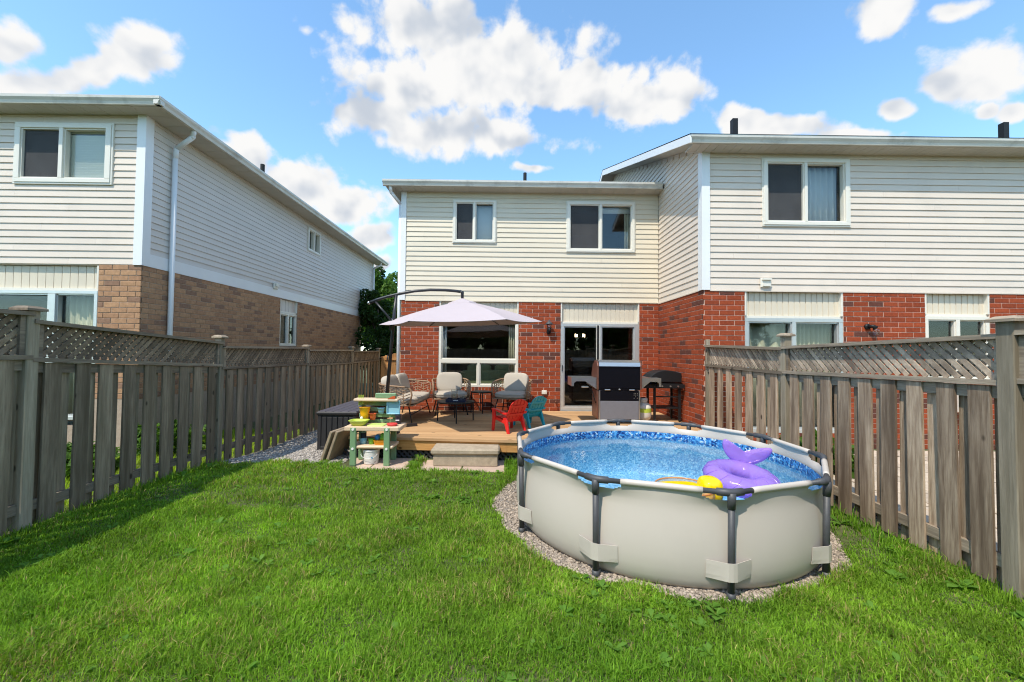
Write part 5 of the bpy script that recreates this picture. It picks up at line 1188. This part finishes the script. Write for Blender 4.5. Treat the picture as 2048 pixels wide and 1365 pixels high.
m = MB(); m.tube([(-.12, -.02, .17)]+[(-.12*math.cos(math.pi*k/10), -.10-.035*math.sin(math.pi*k/10), .17-.075*math.sin(math.pi*k/10)) for k in range(1, 10)]+[(.12, -.02, .17)], .003, 6); m.obj('bail_handle', 'plastic_white', T, True)

# ================================================================== wall fittings
T = thing('wall_lantern', 'black and grey lantern on the brick pier left of the patio door', 'wall lamp', (.91, 9.48, 2.12), 0, 'wall lamps'); o_ = (.91, 9.40, 2.12)
m = MB((.91, 9.48, 2.12)); m.superell((.91, 9.46, 2.19), (.10, .05, .13), .7, .8, 16, 10); m.obj('back_plate', 'black_metal', T, True)
m = MB((.91, 9.48, 2.12)); m.tube([(.91, 9.45, 2.18), (.91, 9.38, 2.16), (.91, 9.36, 2.20)], .013, 8); m.obj('bracket', 'black_metal', T, True)
m = MB((.91, 9.48, 2.12)); m.lathe([(.03, 2.20-2.12), (.045, .10), (.058, .22), (.05, .225)], 12, (.91, 9.36, 2.12)); m.obj('glass_shade', 'lamp_glass', T, True)
m = MB((.91, 9.48, 2.12)); m.lathe([(.088, .225), (.092, .235), (.06, .265), (.04, .285), (.02, .30), (.006, .34)], 14, (.91, 9.36, 2.12)); m.obj('cap', 'gun_plastic', T, True)
for k in range(4):
    a = k*1.57+.78; m = MB((.91, 9.48, 2.12)); m.tube([(.91+.035*math.cos(a), 9.36+.035*math.sin(a), 2.19), (.91+.062*math.cos(a), 9.36+.062*math.sin(a), 2.345)], .004, 5); m.obj('cage_bar', 'black_metal', T)
T = thing('wall_lamp', 'black wall lamp with ribbed glass jar beside the beige house patio door', 'wall lamp', (6.40, 7.28, 2.2), 0, 'wall lamps'); c = (6.40, 7.28, 2.2)
m = MB(c); m.tube([(6.38, 7.285, 2.22), (6.38, 7.25, 2.22)], .05, 14); m.tube([(6.38, 7.25, 2.22), (6.42, 7.20, 2.225), (6.46, 7.19, 2.19)], [.03, .03, .045], 12); m.obj('arm', 'black_metal', T, True)
m = MB(c); m.lathe([(.045, 0), (.05, -.03), (.045, -.10), (.02, -.125)], 14, (6.465, 7.188, 2.18)); m.obj('glass_jar', 'lamp_glass', T, True)
T = thing('outlet_cover', 'small white weatherproof outlet cover low on the middle brick pier', 'outlet', (.82, 9.48, .74)); m = MB((.82, 9.48, .74)); m.cbox(.76, .88, 9.44, 9.48, .74, .83, .008); m.obj('cover_lid', 'frame_white', T); m = MB((.82, 9.48, .74)); m.cbox(.77, .85, 9.425, 9.4405, .75, .80, .004); m.obj('hinge_flap', 'frame_white', T)
T = thing('hose_tap', 'small brass garden tap low on the brick beside the patio door', 'tap', (1.08, 9.48, .56)); m = MB((1.08, 9.48, .56)); m.tube([(1.08, 9.48, .60), (1.08, 9.40, .60), (1.08, 9.385, .54)], .013, 8); m.obj('spout', 'brick_reflection_brass', T, True); m = MB((1.08, 9.48, .56)); m.torus((1.08, 9.40, .64), .028, .006, 14, 6); m.obj('handwheel', 'brick_reflection_brass', T)

# ================================================================== neighbour patio seen through the right fence
pb = MB(); pb.box(3.75, 9.5, 2.2, 7.1, .02, .055); pt = pb.obj('patio', 'soil', None, kind='structure')
PM = {}
for j in range(11):
    for i in range(9):
        L = .58; x = 3.80+i*.62+(j % 2)*.2; y = 2.3+j*.43
        if x > 8.9: continue
        if 'p' not in PM: m = MB(); m.cbox(-.295, .295, -.20, .20, 0, .035, .006); PM['p'] = m.mesh('paver', 'patio')
        o = link('paver', PM['p'], pt); o.location = (x+.3+random.uniform(-.01, .01), y+.2, .056+random.uniform(0, .008)); o.rotation_euler.z = random.uniform(-.02, .02)
T = thing('utility_meter', 'grey white utility box low on the beige house wall behind the fence', 'meter', (8.0, 7.25, .7)); m = MB((8.0, 7.25, .7)); m.cbox(7.86, 8.14, 7.14, 7.28, .72, 1.12, .015); m.obj('box', 'frame_white', T); m = MB((8.0, 7.25, .7)); m.tube([(8.0, 7.2, .72), (8.0, 7.2, .1)], .03, 8); m.obj('conduit', 'frame_white', T)

# ================================================================== numpy foliage, gravel and grass
def np_mesh(name, V, F, mat, parent=None, col=None, smooth=False, **tags):
    me = bpy.data.meshes.new(name); nv, nf, k = len(V), len(F), F.shape[1]
    me.vertices.add(nv); me.vertices.foreach_set('co', V.astype(np.float32).ravel())
    me.loops.add(nf*k); me.loops.foreach_set('vertex_index', F.astype(np.int32).ravel())
    me.polygons.add(nf); me.polygons.foreach_set('loop_start', np.arange(0, nf*k, k, dtype=np.int32)); me.polygons.foreach_set('loop_total', np.full(nf, k, dtype=np.int32))
    me.materials.append(MAT[mat]); me.update(calc_edges=True)
    if smooth: me.shade_smooth()
    if col is not None:
        a = me.color_attributes.new('col', 'FLOAT_COLOR', 'POINT'); a.data.foreach_set('color', col.astype(np.float32).ravel())
    return link(name, me, parent, **tags)
def leaves(C, size, rng, up=.3):
    n = len(C); d = rng.normal(size=(n, 3)); d /= np.linalg.norm(d, axis=1)[:, None]
    nrm = rng.normal(size=(n, 3))*.8; nrm[:, 2] += up; s = np.cross(d, nrm); s /= np.linalg.norm(s, axis=1)[:, None]+1e-9
    L = size*rng.uniform(.7, 1.3, n)[:, None]; up_ = np.cross(s, d)*L*.12
    V = np.stack([C-d*L*.5, C+s*L*.32+up_, C+d*L*.55, C-s*L*.32+up_], 1).reshape(-1, 3)
    i = np.arange(n)[:, None]*4; F = np.concatenate([i+np.array([0, 1, 2]), i+np.array([0, 2, 3])], 0); return V, F
def crown_pts(n, rng, c, rad, nclump, cr):
    u = rng.normal(size=(nclump, 3)); u /= np.linalg.norm(u, axis=1)[:, None]; rr = rng.uniform(.35, 1.0, nclump)[:, None]
    cl = u*rr*np.array(rad); k = rng.integers(0, nclump, n); v = rng.normal(size=(n, 3)); v /= np.linalg.norm(v, axis=1)[:, None]
    sc = (cr*rng.uniform(.5, 1.25, nclump))[k][:, None]
    return np.array(c)+cl[k]+v*sc*rng.uniform(.3, 1, n)[:, None]**.6, np.array(c)+cl
def tree(name, label, base, c, rad, n, size, mat='leaf', nclump=40, cr=.5, group=None, tr=.12, seed=1, cat='tree'):
    rng = np.random.default_rng(seed); T = thing(name, label, cat, base, 0, group); b = np.array(base)
    P, cl = crown_pts(n, rng, np.array(c)-b, rad, nclump, cr); P = P[P[:, 2] > .05]
    V, F = leaves(P, size, rng); np_mesh('crown', V, F, mat, T)
    m = MB(); cc = Vector(c)-Vector(base); m.tube([(0, 0, -.1), (.04, .02, cc.z*.5), (cc.x*.8, cc.y*.8, cc.z)], [tr, tr*.75, tr*.35], 8); tk = m.obj('trunk', 'trunk', T, True)
    m = MB()
    for q in cl[:14]: m.tube([(.04, .02, cc.z*.5+.2*random.random()), tuple((np.array((cc.x*.4, cc.y*.4, cc.z*.7))+q)/2), tuple(q)], [tr*.4, tr*.25, tr*.08], 5)
    m.obj('limb', 'trunk', tk)
    return T
tree('leafy_tree', 'bright green leafy tree in the gap between the two houses', (-7.0, 22.5, 0), (-7.0, 22.5, 3.9), (1.9, 1.8, 2.1), 10000, .20, 'leaf', 46, .55, 'trees between the houses', seed=3)
tree('leafy_tree', 'dark leafy branches growing against far corner of the tan brick house', (-5.55, 17.6, 0), (-5.65, 17.6, 3.45), (.75, .8, 1.0), 3800, .15, 'leaf_dark', 22, .34, 'trees between the houses', tr=.07, seed=5)
tree('conifer_tree', 'narrow dark evergreen rising behind the gutter end of the tan house', (-7.9, 25, 0), (-7.9, 25, 4.2), (.75, .75, 3.0), 4500, .2, 'leaf_dark', 30, .45, 'trees between the houses', seed=9)
tree('dark_shrub', 'dense dark shrub behind the garden gate at end of the passage', (-5.0, 16.6, 0), (-4.95, 16.6, 1.6), (1.2, .8, 1.6), 6500, .16, 'leaf_dark', 34, .45, 'trees between the houses', tr=.05, seed=12, cat='shrub')
for k, (x, y, z, r, sd) in enumerate(((-9.5, -11, 4.2, 3.6, 21), (-4.2, -13, 4.0, 3.4, 22), (1.6, -12, 3.8, 3.3, 23), (7.0, -12, 4.4, 3.6, 24), (12.5, -11, 4.2, 3.6, 25), (-15.5, -10, 4.2, 3.5, 26), (-1.4, -16, 3.9, 3.3, 27), (4.4, -16, 3.8, 3.3, 28), (9.8, -16, 4.0, 3.4, 29), (-7.0, -16, 3.9, 3.4, 30))):
    tree('garden_tree', ['broad', 'tall', 'round', 'spreading', 'loose', 'dense', 'slender', 'bushy', 'leaning', 'wide'][k]+' garden tree standing behind the photographer, mirrored in the windows', (x, y, 0), (x, y, z), (r, r*.8, r*.95), 6500, .36, 'leaf', 34, .9, 'trees mirrored in the windows', tr=.16, seed=sd)
# low shrubs in the left neighbour's garden, seen between fence boards
for k, (x, y, h, lb) in enumerate(((-5.5, 5.4, .34, 'leafy shrub behind the near left fence panel'), (-5.5, 6.7, .36, 'leafy shrub behind the second post of the left fence'), (4.4, 5.9, .35, 'low weedy shrub behind right fence near the beige house door'))):
    tree('garden_shrub', lb, (x, y, 0), (x, y, h*.75), (.5, .5, h*.55), 1500, .09, 'leaf', 14, .22, 'shrubs behind the fences', tr=.02, seed=40+k, cat='shrub')

# ---- gravel
ph_ = (1+5**.5)/2
ICO = np.array([(-1, ph_, 0), (1, ph_, 0), (-1, -ph_, 0), (1, -ph_, 0), (0, -1, ph_), (0, 1, ph_), (0, -1, -ph_), (0, 1, -ph_), (ph_, 0, -1), (ph_, 0, 1), (-ph_, 0, -1), (-ph_, 0, 1)])/1.902
IF = np.array([(0, 11, 5), (0, 5, 1), (0, 1, 7), (0, 7, 10), (0, 10, 11), (1, 5, 9), (5, 11, 4), (11, 10, 2), (10, 7, 6), (7, 1, 8), (3, 9, 4), (3, 4, 2), (3, 2, 6), (3, 6, 8), (3, 8, 9), (4, 9, 5), (2, 4, 11), (6, 2, 10), (8, 6, 7), (9, 8, 1)])
vgz = np.vectorize(gz)
def pebbles(name, label, pts, smin, smax, mat, rng):
    n = len(pts); s = rng.uniform(smin, smax, n)[:, None]*np.stack([rng.uniform(.8, 1.3, n), rng.uniform(.7, 1.1, n), rng.uniform(.45, .8, n)], 1)
    a = rng.uniform(0, 6.28, n); ca, sa = np.cos(a)[:, None], np.sin(a)[:, None]
    v = ICO[None]*s[:, None, :]*rng.uniform(.8, 1.2, (n, 12, 1)); x = v[..., 0]*ca-v[..., 1]*sa; y = v[..., 0]*sa+v[..., 1]*ca
    V = np.stack([x+pts[:, 0:1], y+pts[:, 1:2], v[..., 2]+(vgz(pts[:, 0], pts[:, 1])+rng.uniform(0, .012, n))[:, None]], -1).reshape(-1, 3)
    F = (IF[None]+np.arange(n)[:, None, None]*12).reshape(-1, 3); np_mesh(name, V, F, mat, None, label=label, cat='gravel', kind='stuff')
def ring_r(t):
    d = np.degrees(np.angle(np.exp(1j*t)))   # outer gravel radius by direction
    return np.interp(d, [-180, -165, -140, -115, -90, -60, -35, -10, 60, 150, 180], [1.68, 1.63, 1.565, 1.52, 1.51, 1.52, 1.56, 1.63, 1.75, 1.80, 1.68])+.03*np.sin(7*t)+.02*np.sin(17*t+1)
rng = np.random.default_rng(3)
t = rng.uniform(-math.pi, math.pi, 11000); r = 1.38+(ring_r(t)-1.38)*rng.uniform(0, 1, 11000)**.9
pebbles('gravel', 'fine brownish gravel bed ringing the round pool', np.stack([PX+r*np.cos(t), PY+r*np.sin(t)], 1), .008, .016, 'gravel_pool', rng)
p = np.stack([rng.uniform(-4.22, -2.40, 12000), rng.uniform(5.95, 9.6, 12000)], 1)
lim = 6.06+.05*np.sin(p[:, 0]*9)+.05*np.sin(p[:, 0]*23+1)-.10*(p[:, 0] < -3.9)
p = p[(p[:, 1] > lim+rng.normal(0, .03, len(p))) & ((p[:, 1] < 8) | (rng.random(len(p)) < .6))]
pebbles('gravel', 'pale grey gravel strip between left fence and storage box', p, .011, .024, 'gravel', rng)
m = MB(); m.add([(PX+q*math.cos(a), PY+q*math.sin(a), .004+gz(PX+q*math.cos(a), PY+q*math.sin(a))) for a in [2*math.pi*i/90 for i in range(90)] for q in (1.0, float(ring_r(np.array(2*math.pi*0+a)))-.02)], [(2*i, 2*i+1, (2*i+3) % 180, (2*i+2) % 180) for i in range(90)]); m.obj('gravel_bed', 'gravel_base', None, kind='structure')
m = MB(); gx = [-4.3+.2*i for i in range(10)]; gy = [6.05+.3*i for i in range(26)]
m.add([(x, y, gz(x, y)+.005) for y in gy for x in gx], [(j*10+i, j*10+i+1, (j+1)*10+i+1, (j+1)*10+i) for j in range(25) for i in range(9)]); m.obj('gravel_path', 'gravel_base', None, kind='structure')

# ---- lawn
def vnoise(x, y, s, seed):
    r = np.random.default_rng(seed); g = r.random((64, 64)); X = (x*s+20) % 63; Y = (y*s+20) % 63; i, j = X.astype(int), Y.astype(int); u, v = X-i, Y-j; u = u*u*(3-2*u); v = v*v*(3-2*v)
    return g[i, j]*(1-u)*(1-v)+g[i+1, j]*u*(1-v)+g[i, j+1]*(1-u)*v+g[i+1, j+1]*u*v
def lawn_mask(x, y, rng):
    d = np.hypot(x-PX, y-PY); t = np.arctan2(y-PY, x-PX); ok = d > ring_r(t)+rng.normal(0, .025, len(x))
    right_bare = (x > 2.75) & (y > 3.3) & (rng.random(len(x)) < np.clip((y-3.2)*1.1, 0, .82)); ok &= ~right_bare
    ok &= (x > -4.2) & (x < 3.47)
    front = np.where(x < -2.40, 6.08+.05*np.sin(x*9)+.05*np.sin(x*23+1)-.10*(x < -3.9), 6.40); ok &= y < front
    ok &= ~((x > -2.40) & (x < -1.38) & (y > 5.80)); ok &= ~((x > -1.31) & (x < -.02) & (y > 5.77)); return ok
rng = np.random.default_rng(11)
def grass(n, x0, x1, y0, y1, lmin, lmax, wd, fn=None):
    x = rng.uniform(x0, x1, n); y = y0+(y1-y0)*rng.uniform(0, 1, n); k = lawn_mask(x, y, rng) if fn is None else fn(x, y); return x[k], y[k]
bx, by = [], []
for (n, y0, y1) in ((75000, 1.2, 2.2), (140000, 2.2, 3.2), (110000, 3.2, 4.4), (85000, 4.4, 6.45)):
    x, y = grass(n, -4.2, 3.48, y0, y1, 0, 0, 0); bx.append(x); by.append(y)
x = np.concatenate(bx); y = np.concatenate(by)
# longer unmown tufts along fences, deck and pool
ex = np.concatenate([rng.uniform(-4.26, -4.08, 5000), rng.uniform(3.32, 3.56, 4500), rng.normal(-1.33, .05, 700), rng.uniform(-.05, .25, 1500)]); ey = np.concatenate([rng.uniform(1.3, 6.1, 5000), rng.uniform(1.0, 5.6, 4500), rng.uniform(5.7, 6.35, 700), rng.uniform(5.6, 6.35, 1500)])
nl = len(x); x = np.concatenate([x, ex]); y = np.concatenate([y, ey]); n = len(x)
pa = vnoise(x, y, 1.3, 1); pb_ = vnoise(x, y, 4.5, 2); pc = vnoise(x, y, 12, 3)
L = rng.uniform(.028, .065, n)*(.45+1.2*pb_); L[nl:] = rng.uniform(.05, .11, n-nl)*(.5+.9*rng.random(n-nl)**2)
ln = rng.random(n) < .03; L = np.where(ln, L*1.5, L)
wd = rng.uniform(.0012, .0025, n)*np.where(rng.random(n) < .10, 1.7, 1.0)*(1+.12*y); a = rng.uniform(0, 6.283, n)+1.6*(vnoise(x, y, 2.5, 6)-.5); lean = rng.uniform(.15, 1.05, n)
lean[nl:] *= .6
dx, dy = np.cos(a), np.sin(a); z0 = vgz(x, y)
B = np.stack([x, y, z0-.004], 1); Sd = np.stack([-dy, dx, 0*x], 1)*wd[:, None]; Dr = np.stack([dx, dy, 0*x], 1)
mid = B+Dr*(L*lean*.30)[:, None]+np.array([0, 0, 1])*(L*(1-.15*lean)*.62)[:, None]
tip = B+Dr*(L*lean*.95)[:, None]+np.array([0, 0, 1])*(L*(1-.35*lean))[:, None]
V = np.stack([B-Sd, B+Sd, mid+Sd*.8, mid-Sd*.8, tip], 1).reshape(-1, 3)
i = np.arange(n)[:, None]*5; F = np.stack([i+np.array([0, 1, 2]), i+np.array([0, 2, 3]), i+np.array([3, 2, 4])], 1).reshape(-1, 3)
g1 = np.array([.11, .24, .015]); g2 = np.array([.235, .385, .030]); g3 = np.array([.05, .14, .012]); st = np.array([.46, .37, .15])
c = g1+(g2-g1)*(rng.random(n)*.45+np.clip((pa-.2)*1.2, 0, 1)*.7)[:, None]; c = c+(g3-c)*(np.clip((pc-.5)*1.6, 0, .8)*rng.random(n))[:, None]
dry = rng.random(n) < .022+.20*np.clip((pa*.5+pb_*.6-.62)*3, 0, 1); c = np.where(dry[:, None], st*rng.uniform(.6, 1.1, n)[:, None], c)
c *= (rng.uniform(.62, 1.42, n)*(.78+.44*vnoise(x, y, 3.1, 9))*(.86+.28*vnoise(x, y, .8, 10)))[:, None]
col = np.concatenate([np.repeat(c, 5, 0), np.ones((n*5, 1))], 1)
np_mesh('grass', V, F, 'grass', None, col, label='green lawn of short uneven grass blades', cat='grass', kind='stuff')
# grass in the neighbouring yards
x = rng.uniform(-6.1, -4.3, 16000); y = rng.uniform(2.5, 9, 16000); n = len(x); L = rng.uniform(.04, .11, n); a = rng.uniform(0, 6.28, n)
B = np.stack([x, y, vgz(x, y)], 1); Sd = np.stack([-np.sin(a), np.cos(a), 0*x], 1)*.005; tip = B+np.stack([np.cos(a)*L*.5, np.sin(a)*L*.5, L], 1)
V = np.stack([B-Sd, B+Sd, tip], 1).reshape(-1, 3); F = (np.arange(n)[:, None]*3+np.array([0, 1, 2])); c = g2*rng.uniform(.7, 1.4, n)[:, None]+np.array([.06, .03, 0]); col = np.concatenate([np.repeat(c, 3, 0), np.ones((n*3, 1))], 1)
np_mesh('grass', V, F, 'grass', None, col, label='yellow green grass beyond the left fence boards', cat='grass', kind='stuff')
# broad leaved weeds and clover in the lawn
def rosettes(spots, rng):
    Vs, Fs = [], []; b = 0
    for (x, y, s) in spots:
        for k in range(rng.integers(6, 11)):
            a = rng.uniform(0, 6.28); L = s*rng.uniform(.6, 1.1); el = rng.uniform(.15, .8); w = L*rng.uniform(.16, .26); d = np.array([math.cos(a)*math.cos(el), math.sin(a)*math.cos(el), math.sin(el)]); sd = np.array([-math.sin(a), math.cos(a), 0])*w
            z = gz(x, y)+.01; p = np.array([x, y, z]); dr = np.array([0, 0, -L*.25])
            Vs += [p, p+d*L*.35+sd*.7, p+d*L*.35-sd*.7, p+d*L*.7+sd+dr*.3, p+d*L*.7-sd+dr*.3, p+d*L+dr]; Fs += [(b, b+1, b+2), (b+1, b+3, b+4), (b+1, b+4, b+2), (b+3, b+5, b+4)]; b += 6
    return np.array(Vs), np.array(Fs)
rng = np.random.default_rng(17); sp_ = []
while len(sp_) < 260:
    q = (rng.uniform(-3.9, 3.3), rng.uniform(1.7, 6.2)); 
    if lawn_mask(np.array([q[0]]), np.array([q[1]]), rng)[0]: sp_.append((*q, rng.uniform(.04, .10)))
sp_ += [(rng.normal(-.9, .35), rng.normal(4.6, .35), .07) for _ in range(16)]+[(rng.normal(.75, .35), rng.normal(2.75, .12), .08) for _ in range(14)]+[(-4.05, yy, .14) for yy in (2.9, 3.4, 4.4, 5.2, 5.7)]+[(3.3, yy, .13) for yy in (2.6, 3.0, 3.5, 4.1)]+[(-1.33, 5.95, .16), (-1.34, 6.2, .18), (.02, 5.95, .16), (.1, 6.1, .17), (.55, 3.12, .09), (2.45, 2.78, .07)]
V, F = rosettes(sp_, rng); np_mesh('weeds', V, F, 'weed', None, label='broad leaved weeds and clover scattered through the lawn', cat='weeds', kind='stuff')

# board fence closing the garden behind the photographer, mirrored in the lower panes
org = (0, -6.5, 0); T = thing('board_fence', 'plain weathered board fence behind the photographer, mirrored in the lower panes', 'fence', org)
bmF = None
for i in range(116):
    if bmF is None: m = MB(); m.cbox(-.068, .068, -.01, .01, 0, 1.85, .004); bmF = m.mesh('board', 'wood_right')
    o = link('board', bmF, T); o.location = (-8.2+i*.142, .0, .02)
    if i % 2: o.location.x -= .0
m = MB(org); m.box(-8.3, 8.5, -6.49, -6.47, .3, .39); m.obj('rail', 'wood_rail', T); m = MB(org); m.box(-8.3, 8.5, -6.49, -6.47, 1.6, 1.69); m.obj('rail', 'wood_rail', T)
